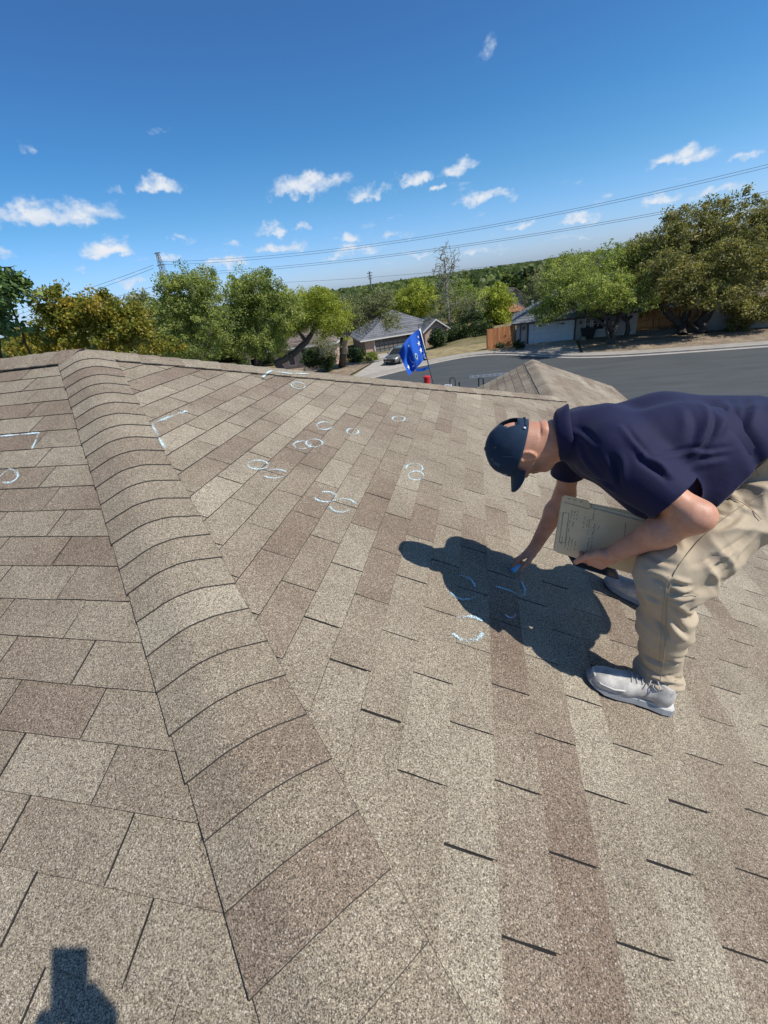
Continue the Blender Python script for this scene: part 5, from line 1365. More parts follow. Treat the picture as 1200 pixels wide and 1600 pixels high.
def rz(x): return -x*TT+.006
HU = unit([-1.0, 0, .02]); HF = unit([-.06, 0, -1.0]); HF = unit(HF-HU*(HF@HU)); HS = np.array([0, -1.0, 0])
HAX = np.array([HU, HF, HS]); HC = np.array([2.862, -1.09, -.468])
def H(u, f_, s_=0): return HC+HU*u+HF*f_+HS*s_
def build_inspector():
    person = thing('person', 'bending man in navy polo, khaki trousers and navy cap chalking the roof', 'person', (3.4, -1.1, rz(3.4)))
    aL = np.array([3.350, -1.392, rz(3.350)+.10]); kL = np.array([3.300, -1.405, -.845]); hL = np.array([3.66, -1.19, -.585])
    aR = np.array([3.55, -.79, rz(3.55)+.10]); kR = np.array([3.50, -.765, -.99]); hR = np.array([3.68, -.965, -.585])
    sL = np.array([3.13, -1.27, -.435]); sR = np.array([3.085, -.91, -.475])
    eL = np.array([3.335, -1.415, -.59]); wL = np.array([3.165, -1.315, -.800])
    eR = np.array([3.075, -.865, -.79]); wR = np.array([2.962, -.845, -1.085])
    # ------- body: one continuous skin
    B = Sdf()
    B.ell(H(.020, -.002), HAX, (.108, .098, .078), .02)
    B.ell(H(-.050, .030), HAX, (.062, .060, .060), .035); B.cap(H(-.090, .070, -.012), H(-.090, .070, .012), .020, .020, .03)
    B.cap(H(-.035, .050, .045), H(-.085, .062, .018), .018, .014, .03); B.cap(H(-.035, .050, -.045), H(-.085, .062, -.018), .018, .014, .03)
    B.cap(H(.030, .090), H(-.018, .112), .009, .013, .012); B.cap(H(-.018, .100, -.011), H(-.018, .100, .011), .009, .009, .008)
    B.cap(H(.038, .084, .04), H(.038, .084, -.04), .010, .010, .02)
    B.cap(H(-.045, .094, -.018), H(-.045, .094, .018), .007, .007, .008); B.cap(H(-.058, .091, -.015), H(-.058, .091, .015), .0075, .0075, .008)
    for s in (-1, 1):
        B.ell(H(.018, .092, s*.030), HAX, (.014, .012, .018), .012, sub=True); B.ell(H(.018, .078, s*.031), HAX, (.012, .012, .012), .004)
        B.ell(H(-.005, .066, s*.046), HAX, (.026, .024, .020), .02)
        ex = np.array([unit(HU*.95-HF*.25), unit(HF*.95+HU*.25), HS]); B.ell(H(-.012, .004, s*.080), ex, (.032, .019, .010), .006); B.ell(H(-.010, .006, s*.093), ex, (.021, .010, .007), .004, sub=True); B.chain([H(-.012, .004, s*.086)+ex[0]*.031*math.cos(t_)+ex[1]*.019*math.sin(t_) for t_ in np.linspace(-2.6, 1.2, 9)], [.0042]*9, .003)
    nb = np.array([3.055, -1.09, -.425])
    B.cap(H(-.035, -.030), nb, .060, .072, .04); B.cap(H(-.055, .000), nb+np.array([0, 0, -.03]), .052, .06, .04)
    B.cap(H(-.072, -.074, -.03), H(-.072, -.074, .03), .020, .020, .012); B.cap(H(-.105, -.066, -.035), H(-.105, -.066, .035), .022, .022, .012)
    B.cap(nb, [3.18, -1.09, -.465], .065, .08, .03); B.chain([[3.17, -1.15, -.485], [3.6, -1.14, -.50]], [.07, .09], .03); B.chain([[3.15, -1.03, -.495], [3.6, -1.03, -.51]], [.07, .09], .03)
    B.cap(sL+np.array([0, 0, -.015]), sR+np.array([0, 0, -.015]), .045, .045, .03); B.chain([sL, eL], [.050, .047], .03)
    B.chain([eL+np.array([.008, -.004, .0]), eL*.62+wL*.38, wL], [.044, .047, .031], .035)
    B.cap(eL+np.array([.018, -.008, .002]), eL, .027, .038, .03)
    B.chain([sR, eR], [.048, .041], .03); B.chain([eR, eR*.7+wR*.3, wR], [.042, .044, .028], .03)
    B.cap([3.6, -1.09, -.49], [3.70, -1.08, -.54], .12, .12, .05); B.chain([hL, kL, aL], [.075, .052, .040], .03); B.chain([hR, kR, aR], [.075, .052, .040], .03)
    # left hand: back of the hand towards the camera, fingers round the lower edge of the folder, thumb along its front
    d = unit(np.array([3.085, -1.275, -.872])-wL); up_ = unit(np.cross(d, [0, 1, 0])); up_ = up_ if up_[2] > 0 else -up_
    kn = []
    for j, (o, L) in enumerate(((.020, .088), (.002, .090), (-.017, .084), (-.034, .074))):
        k0 = wL+d*L+up_*o; B.cap(wL+d*.02+up_*o*.5, k0, .018, .0135, .014); kn.append(k0)
    for j, k0 in enumerate(kn):
        L = (.036, .040, .037, .030)[j]
        p1 = k0+d*L*.45+np.array([0, .030, -.012]); p2 = p1+np.array([.004, .030, .008])+d*.004; p3 = p2+np.array([.010, .014, .014])
        B.chain([k0, p1, p2, p3], [.0115, .0095, .0088, .0078], .004)
    t0 = wL+d*.035+up_*.026+np.array([0, -.006, 0]); t1 = t0+d*.042+up_*.010+np.array([0, -.004, 0]); t2 = t1+d*.036-up_*.002; t3 = t2+d*.024-up_*.008+np.array([0, .004, 0])
    B.chain([wL+d*.02, t0], [.022, .017], .015); B.chain([t0, t1, t2, t3], [.0155, .0125, .0115, .0095], .006)
    # right hand pinching the chalk
    K = {'i': [(2.908, -.868, -1.128), (2.879, -.884, -1.139), (2.868, -.890, -1.160), (2.862, -.893, -1.176)],
         'm': [(2.906, -.850, -1.134), (2.874, -.862, -1.150), (2.866, -.874, -1.172), (2.868, -.880, -1.188)],
         'r': [(2.911, -.832, -1.143), (2.882, -.840, -1.165), (2.885, -.852, -1.188), (2.896, -.858, -1.196)],
         'p': [(2.920, -.816, -1.152), (2.899, -.820, -1.174), (2.902, -.830, -1.192), (2.912, -.838, -1.197)]}
    for kx, r0 in (('i', .0110), ('m', .0112), ('r', .0105), ('p', .0092)):
        P = [np.array(q) for q in K[kx]]; B.cap(wR+(P[0]-wR)*.25, P[0], .017, .0130, .014); B.chain(P, [r0, r0*.88, r0*.82, r0*.72], .004)
    P = [np.array(q) for q in ((2.950, -.868, -1.115), (2.928, -.893, -1.140), (2.902, -.904, -1.162), (2.880, -.902, -1.178))]
    B.cap(wR, P[0], .022, .016, .015); B.chain(P, [.0150, .0125, .0115, .0092], .006)
    V, F = B.mesh(.0042, 2)
    N = vnormals(V, F)
    # nape creases
    q = (V-HC); u = q@HU; f_ = q@HF
    cr = np.exp(-((u+.088)/.004)**2)*np.clip((-f_-.03)/.03, 0, 1)+.7*np.exp(-((u+.056)/.0035)**2)*np.clip((-f_-.04)/.03, 0, 1)
    V = V-N*(cr*.005)[:, None]
    tone = np.zeros(len(V))
    jaw = np.clip(1-np.abs(u+.045)/.055, 0, 1)*np.clip((f_-.005)/.04, 0, 1); hairb = np.clip(1-np.abs(u+.028)/.035, 0, 1)*np.clip((-f_+.025)/.04, 0, 1)*.32
    head = (u > -.13) & (np.linalg.norm(q, axis=1) < .16); tone = np.where(head, np.clip(np.maximum(jaw*.95, hairb), 0, 1), 0)
    obj('body', V, F, M_SKIN, person, smooth=True, tone=tone, tri=True)
    me = simple('eye_white', (.7, .68, .65), .2, .02, 5); mi = simple('iris', (.06, .05, .04), .2, .02, 5)
    for s in (-1, 1):
        q = MB(); c = H(.018, .0865, s*.031)
        for rr, cc in ((.0062, c),): q.tube([cc, cc+HF*.0045], [rr, rr*.6], 10)
        eo = q.build('eye', me, person, True); q = MB(); q.tube([c+HF*.004, c+HF*.0058], [.0028, .0022], 8); q.build('iris', mi, eo)
    # ------- polo shirt
    S = Sdf()
    S.chain([[3.145, -1.185, -.450], [3.35, -1.175, -.462], [3.66, -1.155, -.495]], [.110, .136, .146], .06)
    S.chain([[3.120, -1.000, -.470], [3.35, -1.01, -.468], [3.66, -1.02, -.500]], [.108, .134, .144], .06)
    S.cap(sL+np.array([.01, .02, 0]), sR+np.array([.01, -.02, 0]), .078, .078, .07)
    S.cap([3.035, -1.09, -.428], [3.14, -1.09, -.435], .086, .110, .05)
    S.cap([3.24, -1.09, -.540], [3.52, -1.10, -.575], .085, .095, .08); S.cap([3.22, -1.16, -.545], [3.46, -1.17, -.585], .075, .090, .06)
    S.cap([3.12, -1.10, -.53], [3.25, -1.10, -.56], .06, .08, .06)
    S.cap([3.28, -1.195, -.535], [3.50, -1.19, -.555], .130, .130, .07); S.cap([3.30, -1.245, -.600], [3.42, -1.245, -.600], .085, .085, .06)
    dl = unit(eL-sL); dr = unit(eR-sR)
    S2 = Sdf().chain([sL+np.array([.02, .015, -.005]), sL+dl*.10, sL+dl*.225], [.078, .079, .075], .05)
    S3 = Sdf().chain([sR+np.array([.01, 0, 0]), sR+dr*.10, sR+dr*.22], [.074, .070, .066], .05)
    torso = Sdf(); torso.ops = list(S.ops)
    S.ops += S2.ops+S3.ops
    hemP = np.array([3.515, -1.2, -.475]); hemN = np.array([.78, -.10, -.60])
    S.cut(sL+dl*.205, dl) if False else None
    V, F = S.mesh(.0065, 2)
    # cut the openings by dropping faces beyond the hem, sleeve ends and neck
    Fc = V[F].mean(1)
    keep = np.ones(len(F), bool)
    keep &= ((Fc-hemP)@unit(hemN) < 0.02)
    keep &= ~((((Fc-sL)@dl) > .222) & (np.linalg.norm(np.cross(Fc-sL, dl), axis=1) < .105) & (S2.ev(Fc) < torso.ev(Fc)-.004))
    keep &= ~((((Fc-sR)@dr) > .205) & (np.linalg.norm(np.cross(Fc-sR, dr), axis=1) < .10) & (Fc[:, 2] < -.64))
    nax = unit(np.array([1, 0, .02])); keep &= ~((Fc[:, 0] < 3.012) & (np.abs(Fc[:, 1]+1.09) < .075))
    N = vnormals(V, F)
    w1 = ridged(np.stack([V[:, 0]*5+V[:, 2]*3, V[:, 1]*4, V[:, 0]*3-V[:, 2]*11], -1), 3)**2
    w2 = ridged(np.stack([(V[:, 0]+V[:, 2]*.7)*15, V[:, 1]*5, (V[:, 0]-V[:, 2])*4], -1), 5)**3
    sidez = np.clip((-.42-V[:, 2])/.12, 0, 1)                  # the cloth hangs and folds under the flank
    near_arm = np.exp(-(np.linalg.norm(V-(sL+np.array([.08, .02, -.06])), axis=1)/.12)**2)
    big = vnoise(np.stack([V[:, 0]*5, V[:, 1]*5, V[:, 2]*7], -1), 9)-.5
    V = V+N*(w1*.006*(.25+sidez)+w2*.004*(near_arm+.35*sidez)+big*.006)[:, None]
    # diagonal drape fold at the back of the waist
    V = V-N*(.016*np.exp(-(((V[:, 0]-3.50)*.9+(V[:, 2]+.42)*.45)/.020)**2)*np.clip((-1.05-V[:, 1])/.1, 0, 1))[:, None]
    for l, dp, wd, sd_ in (([(600, 255), (650, 305), (690, 360), (722, 402)], .010, .011, 1), ([(560, 370), (590, 420), (582, 490), (600, 560)], .007, .012, -1), ([(520, 385), (560, 450), (598, 560)], .005, .012, 1),
                          ([(955, 175), (988, 240), (968, 320), (905, 412)], .014, .014, 1), ([(815, 495), (765, 440), (705, 398)], .010, .012, 1), ([(720, 385), (900, 376), (1085, 362)], .007, .010, 1),
                          ([(640, 330), (700, 420), (780, 470)], .006, .012, -1), ([(1040, 150), (1060, 230), (1020, 330)], .007, .016, 1), ([(860, 180), (900, 250), (880, 340)], .005, .018, 1),
                          ([(420, 330), (450, 420), (520, 500)], .005, .014, 1), ([(1120, 140), (1130, 210), (1100, 300)], .006, .015, -1), ([(380, 270), (440, 300), (500, 360)], .005, .014, 1), ([(480, 500), (540, 520), (590, 560)], .006, .010, 1), ([(880, 440), (960, 420), (1060, 400)], .007, .012, 1)):
        V = crease(V, N, ZP(l), dp*1.35, wd*.9, sd_)
    V = smooth_v(V, F, 2, .35)
    V = snap(V, F, keep, [(hemP+unit(hemN)*.02, hemN, lambda q: q[:, 0] > 3.35), (sL+dl*.222, dl, lambda q: (np.linalg.norm(np.cross(q-sL, dl), axis=1) < .105) & (S2.ev(q) < torso.ev(q)-.002)), (sR+dr*.205, dr, lambda q: (np.linalg.norm(np.cross(q-sR, dr), axis=1) < .10) & (q[:, 2] < -.62))])
    so_ = obj('polo_shirt', V, F[keep], M_NAVY, person, smooth=True, tri=True)
    md = so_.modifiers.new('thickness', 'SOLIDIFY'); md.thickness = .003; md.offset = -1
    Vt, Ft = torso.mesh(.010, 2); Nt = vnormals(Vt, Ft); Vt = Vt-Nt*.008; ft = Vt[Ft].mean(1)
    kt = ((ft-hemP)@unit(hemN) < -.02) & ~((ft[:, 0] < 3.06))
    obj('shirt_lining', Vt, Ft[kt], M_NAVY, so_, smooth=True, tri=True)
    # hem band on the near sleeve
    def ring(name, c, ax, r, wdt, m, parent, th=.003, ecc=None, n=40, flare=0):
        ax = unit(ax); a1 = unit(np.cross(ax, [0, 0, 1.])); a2 = np.cross(ax, a1); V = []; F = []
        for w_, off in ((-wdt/2, 0), (wdt/2, flare), (wdt/2, flare+th), (-wdt/2, th)):
            for k in range(n):
                an = 2*math.pi*k/n; V.append(np.array(c)+ax*w_+(a1*math.cos(an)+a2*math.sin(an))*(r+off))
        for j in range(4):
            for k in range(n): F.append((j*n+k, j*n+(k+1) % n, ((j+1) % 4)*n+(k+1) % n, ((j+1) % 4)*n+k))
        return obj(name, V, F, m, parent, smooth=True)
    # collar: folded band round the neck
    V = []; F = []; n = 44
    ca = unit([1, 0, .06]); c0 = np.array([2.985, -1.09, -.428]); a1 = np.array([0, -1., 0]); a2 = unit(np.cross(ca, a1))
    prof = [(.006, .070), (-.006, .078), (.002, .090), (.022, .098), (.040, .106), (.036, .109), (.020, .101), (.000, .094), (-.010, .080), (-.001, .068)]
    for (t, r) in prof:
        for k in range(n):
            an = 2*math.pi*k/n; wob = 1+.03*math.sin(an*3+1); V.append(c0+ca*(t*1.0+.006*math.sin(an*2))+(a1*math.cos(an)+a2*math.sin(an))*r*wob)
    for j in range(len(prof)):
        for k in range(n): F.append((j*n+k, j*n+(k+1) % n, ((j+1) % len(prof))*n+(k+1) % n, ((j+1) % len(prof))*n+k))
    obj('collar', V, F, M_NAVY, so_, smooth=True)
    # ------- trousers
    T = Sdf()
    pc = np.array([3.70, -1.08, -.535])
    T.cap([3.58, -1.15, -.485], [3.74, -1.13, -.56], .128, .140, .05); T.cap([3.58, -1.03, -.49], [3.74, -1.04, -.56], .128, .140, .05)
    T.chain([hL+np.array([0, 0, -.01]), hL*.5+kL*.5+np.array([.01, 0, -.005]), kL+np.array([.015, 0, .0])], [.116, .102, .088], .035)
    T.chain([kL+np.array([.012, 0, .0]), kL*.55+aL*.45+np.array([.018, 0, 0]), aL+np.array([.012, 0, .02])], [.086, .076, .066], .05)
    T.cap(aL+np.array([.010, 0, .02]), aL+np.array([.020, 0, -.055]), .066, .064, .03)
    T.cap([3.335, -1.375, -.805], [3.43, -1.33, -.745], .086, .095, .04)
    T.chain([hR, hR*.5+kR*.5, kR], [.110, .090, .078], .03); T.chain([kR, aR+np.array([.01, 0, .02]), aR+np.array([.02, 0, -.05])], [.078, .066, .064], .03)
    V, F = T.mesh(.0065, 2); N = vnormals(V, F)
    legL = V[:, 1] < -1.09
    low = np.clip((-.80-V[:, 2])/.1, 0, 1)
    fold = ridged(np.stack([V[:, 0]*5, V[:, 1]*5, V[:, 2]*17+V[:, 0]*7], -1), 21)**2
    dth = unit(kL-hL); al = (V-hL)@dth
    foldt = ridged(np.stack([al*13, V[:, 1]*4+V[:, 2]*6, V[:, 0]*3], -1), 22)**2.2
    foldd = ridged(np.stack([V[:, 0]*14+V[:, 2]*9, V[:, 1]*5, V[:, 2]*7-V[:, 0]*4], -1), 23)**2.5
    knee = np.exp(-(np.linalg.norm(V-(kL+np.array([.06, 0, -.03])), axis=1)/.11)**2); cuff = np.exp(-((V[:, 2]-(-V[:, 0]*TT+.13))/.07)**2)
    back = np.clip((V[:, 0]-3.30)/.1, 0, 1)
    V = V+N*(fold*low*(.011+.014*cuff)+foldt*(1-low)*.015+foldd*(.011+.014*knee*(.4+back)) + .012*knee*back*np.sin(V[:, 2]*80) - .010)[:, None]
    for l, dp, wd, sd_ in (([(900, 850), (1000, 820), (1100, 760), (1190, 685)], .009, .012, 1), ([(960, 880), (1060, 830), (1150, 740)], .007, .010, 1), ([(880, 560), (960, 620), (1060, 640)], .008, .012, 1),
                          ([(930, 500), (1040, 560), (1110, 580)], .007, .012, -1), ([(908, 955), (860, 975), (800, 950)], .013, .010, 1), ([(910, 990), (850, 1005), (792, 985)], .012, .009, 1), ([(905, 930), (850, 925), (800, 910)], .010, .009, 1),
                          ([(905, 1060), (850, 1040), (792, 1000)], .010, .011, 1), ([(890, 1150), (840, 1120), (800, 1060)], .010, .012, -1), ([(720, 1060), (765, 1110), (790, 1170)], .008, .011, 1),
                          ([(662, 1240), (720, 1290), (790, 1322), (850, 1290)], .012, .009, 1), ([(672, 1205), (740, 1252), (800, 1262)], .010, .009, 1), ([(690, 1300), (760, 1345), (830, 1335)], .008, .008, 1), ([(882, 1235), (840, 1255), (800, 1235)], .009, .010, 1),
                          ([(690, 800), (760, 830), (830, 835)], .006, .012, 1), ([(700, 880), (760, 900), (800, 940)], .007, .012, -1), ([(1000, 700), (1060, 680), (1120, 620)], .007, .012, 1), ([(840, 720), (900, 700), (980, 640)], .006, .012, 1),
                          ([(685, 960), (730, 1000), (775, 1010)], .007, .011, 1), ([(880, 1300), (840, 1320), (790, 1300)], .007, .009, -1), ([(1080, 560), (1110, 600), (1180, 620)], .006, .010, 1)):
        V = crease(V, N, ZP(l), dp*1.6, wd*.85, sd_)
    V = smooth_v(V, F, 1, .35); N = vnormals(V, F)
    Fc = V[F].mean(1); hgt = Fc[:, 2]+Fc[:, 0]*TT
    keep = (hgt > .055-(Fc[:, 0]-np.where(Fc[:, 1] < -1.1, 3.36, 3.57))*.25) & ~((Fc-np.array([3.52, -1.2, -.47]))@unit([.78, -.10, -.60]) < -.03)
    for cx, sg in ((3.36, 1), (3.57, -1)):
        V = snap(V, F, keep, [((cx, 0, -cx*TT+.055), (.25+TT, 0, 1), lambda q: ((q[:, 1] < -1.1) if sg > 0 else (q[:, 1] > -1.1)) & (q[:, 2] < -1.1))])
    to = obj('trousers', V, F[keep], M_KHAKI, person, smooth=True, tri=True); md = to.modifiers.new('thickness', 'SOLIDIFY'); md.thickness = .003; md.offset = -1
    def surf(p, lift=.004, direction=None):
        # march from the camera side onto the cloth
        p = np.array(p, float)
        for _ in range(60):
            dd = np.linalg.norm(V-p, axis=1); j = dd.argmin(); return V[j]+N[j]*lift
    def onray(x, y, lift=.003, Y0=-1.75):
        d = ray(x, y); d = d/np.linalg.norm(d); c = np.cross(V-CAM, d); dist = np.linalg.norm(c, axis=1); along = (V-CAM)@d
        m_ = dist < .009
        if not m_.any(): m_ = dist < dist.min()+.004
        ii = np.where(m_)[0]; j = ii[along[ii].argmin()]; return CAM+d*along[j]+N[j]*lift
    def seam(name, px, r=.0022, m=M_THREAD, lift=.0002):
        r = r*.42
        pts = []
        for (x0, y0), (x1, y1) in zip(px[:-1], px[1:]):
            k = max(2, int(math.hypot(x1-x0, y1-y0)/5))
            for i in range(k): pts.append(onray(x0+(x1-x0)*i/k, y0+(y1-y0)*i/k, lift))
        pts.append(onray(*px[-1], lift)); P = np.array(pts)
        for _ in range(8): P[1:-1] = P[1:-1]*.5+(P[:-2]+P[2:])*.25
        q = MB(); q.tube(list(P), r, 5); return q.build(name, m, to, True)
    seam('outer_seam', [(1192, 770), (1160, 790), (1128, 812), (1098, 838), (1068, 872), (1050, 900), (1043, 930), (1040, 960), (1040, 1000), (1036, 1040), (1030, 1070)], .0030)
    seam('outer_seam', [(1045, 900), (1038, 930), (1034, 960), (1033, 1000), (1030, 1035)], .0016)
    seam('knee_seam', [(1048, 926), (1064, 922), (1082, 924), (1092, 930)], .0026)
    seam('pocket_edge', [(1132, 775), (1150, 780), (1172, 792), (1190, 812)], .0026)
    seam('hip_pocket', [(1100, 740), (1118, 722), (1150, 716), (1178, 724), (1186, 744)], .0026)
    seam('cuff_stitch', [(992, 1036), (1004, 1050), (1024, 1062), (1046, 1068), (1060, 1062)], .0018)
    q = MB()
    hn = unit([.78, -.10, -.60]); bc = np.array([3.545, -1.09, -.49]); b1 = unit(np.cross(hn, [0, 1., 0])); b2 = np.cross(hn, b1)
    pts_i = [bc+b1*.136*math.cos(a)+b2*.200*math.sin(a) for a in np.linspace(0, 2*math.pi, 49)[:-1]]
    k = len(pts_i); Vb = [p-hn*.018 for p in pts_i]+[p+hn*.018 for p in pts_i]+[bc+(p-bc)*.96+hn*.018 for p in pts_i]+[bc+(p-bc)*.96-hn*.018 for p in pts_i]
    obj('belt', Vb, [(j*k+i, j*k+(i+1) % k, ((j+1) % 4)*k+(i+1) % k, ((j+1) % 4)*k+i) for j in range(4) for i in range(k)], M_BELT, to, smooth=True)
    # ------- shoes
    m_up, nt, bb = new_mat('trainer_mesh'); pos = nt.nodes.new('ShaderNodeNewGeometry').outputs['Position']
    vv = nt.nodes.new('ShaderNodeTexVoronoi'); vv.inputs['Scale'].default_value = 260; nt.links.new(pos, vv.inputs['Vector'])
    cc = mixc(nt, 1.0, ramp(nt, nnoise(nt, 16, 4, .6, pos), [(.35, (.30, .285, .26)), (.6, (.55, .525, .48))]), ramp(nt, vv.outputs['Distance'], [(.1, (.62, .62, .64)), (.35, (1.05, 1.05, 1.05))]), 'MULTIPLY')
    nt.links.new(cc, bb.inputs['Base Color']); bb.inputs['Roughness'].default_value = .8
    m_so = simple('grey_sole_rubber', (.27, .28, .30), .7, .12, 18); m_dk = simple('outsole_rubber', (.16, .17, .18), .8, .12, 18); m_lace = simple('grey_lace', (.42, .43, .46), .8, .1, 60); m_ov = simple('white_overlay', (.52, .51, .48), .6, .08, 30)
    def shoe(heel, toe):
        heel = np.array([heel[0], heel[1], rz(heel[0])]); toe = np.array([toe[0], toe[1], rz(toe[0])]); l = unit(toe-heel); up = unit(nB-l*(nB@l)); w = np.cross(up, l); L = np.linalg.norm(toe-heel)
        P = lambda a, b, c: heel+l*a*L+w*b+up*c
        ax = np.array([l, w, up])
        U = Sdf(); U.ell(P(.74, .004, .046), ax, (.080, .048, .040), .02); U.ell(P(.86, .002, .036), ax, (.044, .040, .026), .03)
        U.cap(P(.58, 0, .056), P(.30, 0, .068), .040, .040, .04); U.cap(P(.16, 0, .045), P(.20, 0, .075), .036, .036, .03); U.cap(P(.22, 0, .075), P(.26, 0, .108), .036, .040, .03)
        U.ell(P(.24, 0, .135), ax, (.038, .030, .030), .006, sub=True)
        V_, F_ = U.mesh(.005, 2); hh = (V_-heel)@up; V_ = V_-up*np.minimum(hh-.018, 0)[:, None]*.9
        so = obj('shoe', V_, F_, m_up, person, smooth=True, tri=True)
        def outline(k, grow): # plan outline of the sole
            out = []
            W_ = [(0.0, .000), (.015, .020), (.06, .033), (.16, .038), (.32, .034), (.48, .036), (.66, .048), (.80, .049), (.92, .036), (.98, .018), (1.0, .0)]
            for a, b in W_: out.append((a, b+(grow if b > 0 else 0)))
            for a, b in W_[-2:0:-1]: out.append((a, -(b+grow)))
            return out
        def slab(name, z0, z1, g0, g1, m, roc=0):
            A = outline(0, g0); Bq = outline(0, g1); k = len(A); V1 = [P(a+(g0/L)*(-1 if a < .5 else 1), b, z0+roc*max(0, a-.7)**2*3) for a, b in A]+[P(a+(g1/L)*(-1 if a < .5 else 1), b, z1+roc*max(0, a-.7)**2*3) for a, b in Bq]
            obj(name, V1, [tuple(range(k-1, -1, -1)), tuple(range(k, 2*k))]+[(i, (i+1) % k, k+(i+1) % k, k+i) for i in range(k)], m, so)
        slab('outsole', .000, .008, .000, .003, m_dk, .03); slab('midsole', .008, .031, .008, .003, m_so, .06); slab('foxing', .031, .036, .003, -.001, m_ov, .10)
        def on(a, b, c, lift=.002):
            p = P(a, b, c); j = np.linalg.norm(V_-p, axis=1).argmin(); return V_[j]+unit(V_[j]-P(a, 0, .03))*lift
        # overlays, laces
        q = MB(); q.tube([on(.95, .0, .05), on(.90, .03, .045), on(.78, .047, .05), on(.66, .045, .06)], .0035, 5); q.tube([on(.95, .0, .05), on(.90, -.03, .045), on(.78, -.047, .05), on(.66, -.045, .06)], .0035, 5); q.build('toe_overlay', m_ov, so, True)
        for i in range(5):
            a = .62-.06*i; q = MB(); q.tube([on(a, -.026, .09+.006*i), on(a-.01, -.012, .11+.006*i, .005), on(a+.01, .012, .11+.006*i, .005), on(a, .026, .09+.006*i)], .0024, 5); q.build('lace', m_lace, so, True)
        for s in (-1, 1):
            b0 = on(.40, 0, .12, .004); q = MB(); q.tube([b0, b0+w*s*.022+up*.012+l*.004, b0+w*s*.046+up*.002-l*.004, b0+w*s*.050-up*.014, b0+w*s*.034-up*.012+l*.012, b0+w*s*.010+up*.002], .0022, 5); q.build('lace', m_lace, so, True)
            q = MB(); q.tube([b0, b0+w*s*.018+l*.02, b0+w*s*.040+l*.030-up*.012], .0020, 5); q.build('lace', m_lace, so, True)
        q = MB(); q.tube([on(.02, 0, .07), on(.05, 0, .10)], .006, 6); q.build('heel_tab', m_ov, so, True)
        return so
    shoe((3.398, -1.452), (3.090, -1.443)); shoe((3.600, -.835), (3.340, -.700))
    # ------- cap
    CC = H(.022, -.002); RU, RF, RS = .112, .111, .091
    def th0(ph):  # rim height (radians) by angle round the head, 0 = front
        return math.asin(max(-.9, min(.9, (.012-.026*(1-math.cos(ph)))/RU)))
    nph, nth = 72, 22; V = []; F = []
    for j in range(nth+1):
        for i in range(nph):
            ph = 2*math.pi*i/nph; t = th0(ph); th = t+(math.pi/2-t)*(j/nth)
            c_, s_ = math.cos(th), math.sin(th); k = 1+.035*max(0, math.cos(ph))*(1-abs(2*j/nth-.7))
            dent = .004*math.sin(ph*5+j*.5)*(math.sin(math.pi*j/nth))
            V.append(CC+HU*(RU*s_)+(HF*math.cos(ph)*(RF*k+dent)+HS*math.sin(ph)*(RS+dent))*c_)
    for j in range(nth):
        for i in range(nph):
            ph = 2*math.pi*(i+.5)/nph; dph = abs(math.pi-ph); y_ = (j+.5)/nth
            if ((dph/.47)**2+((y_-.16)/.34)**2 < 1) and y_ > .16: continue
            F.append((j*nph+i, j*nph+(i+1) % nph, (j+1)*nph+(i+1) % nph, (j+1)*nph+i))
    co = obj('cap', V, F, M_CAP, person, smooth=True); md = co.modifiers.new('thickness', 'SOLIDIFY'); md.thickness = .0025; md.offset = 1
    def capP(ph, y_, lift=.0):
        t = th0(ph); th = t+(math.pi/2-t)*y_; return CC+HU*((RU+lift)*math.sin(th))+(HF*math.cos(ph)*(RF+lift)+HS*math.sin(ph)*(RS+lift))*math.cos(th)
    # brim: curved, stiff, leaving the front of the rim
    V = []; F = []; na, nr = 26, 8; pm = 1.02
    for side in (0, 1):
        for j in range(nr+1):
            for i in range(na+1):
                ph = -pm+2*pm*i/na; base = capP(ph, 0.0, .001); e = (1-(ph/pm)**2)**.5 if abs(ph) < pm else 0
                rr = (.072*e)*(j/nr); lat = (base-CC)@HS
                p = base+HF*rr+HS*lat*.10*(j/nr) - HU*((.10+.0*j)*rr*.6+.030*(lat/.075)**2*(j/nr)) + HU*(.003 if side else 0)
                V.append(p)
    o_ = (nr+1)*(na+1)
    for j in range(nr):
        for i in range(na):
            a = j*(na+1)+i; F.append((a, a+1, a+na+2, a+na+1)); F.append((o_+a+na+1, o_+a+na+2, o_+a+1, o_+a))
    for i in range(na): a = nr*(na+1)+i; F.append((a, a+1, o_+a+1, o_+a))
    obj('brim', V, F, M_CAP, co, smooth=True)
    q = MB(); q.tube([CC+HU*(RU-.001), CC+HU*(RU+.006)], [.009, .006], 10); q.build('cap_button', M_CAP, co, True)
    q = MB(); q.tube([capP(math.pi-x, .06, .004) for x in np.linspace(-.5, .5, 12)], .004, 4); q.build('strap', M_CAP, co, True)
    mw = simple('pale_thread', (.55, .57, .62), .8, .1, 80); mb_ = simple('faded_blue_thread', (.10, .15, .22), .8, .1, 80)
    q = MB(); c = capP(math.pi-.60, .07, .006); dn = unit(c-CC); q.tube([c, c+dn*.002], [.0055, .004], 10); q.build('snap_button', mw, co, True)
    def emb(cph, cy, marks, m):
        q = MB()
        for (a, b, a2, b2) in marks: q.tube([capP(cph+a, cy+b, .0025), capP(cph+(a+a2)/2, cy+(b+b2)/2, .0028), capP(cph+a2, cy+b2, .0025)], .0013, 4)
        q.build('embroidery', m, co)
    emb(.55, .16, [(-.05, 0, .05, .03), (-.04, .03, .04, .06), (0, -.03, .01, .08), (.05, -.01, .02, .07), (-.06, .05, -.02, .0)], mw)
    emb(1.10, .40, [(-.12, .0, .12, .02), (-.10, .05, .10, .08), (-.02, -.03, .02, .12), (-.13, .10, .05, .13), (.08, -.03, .12, .10)], mb_)
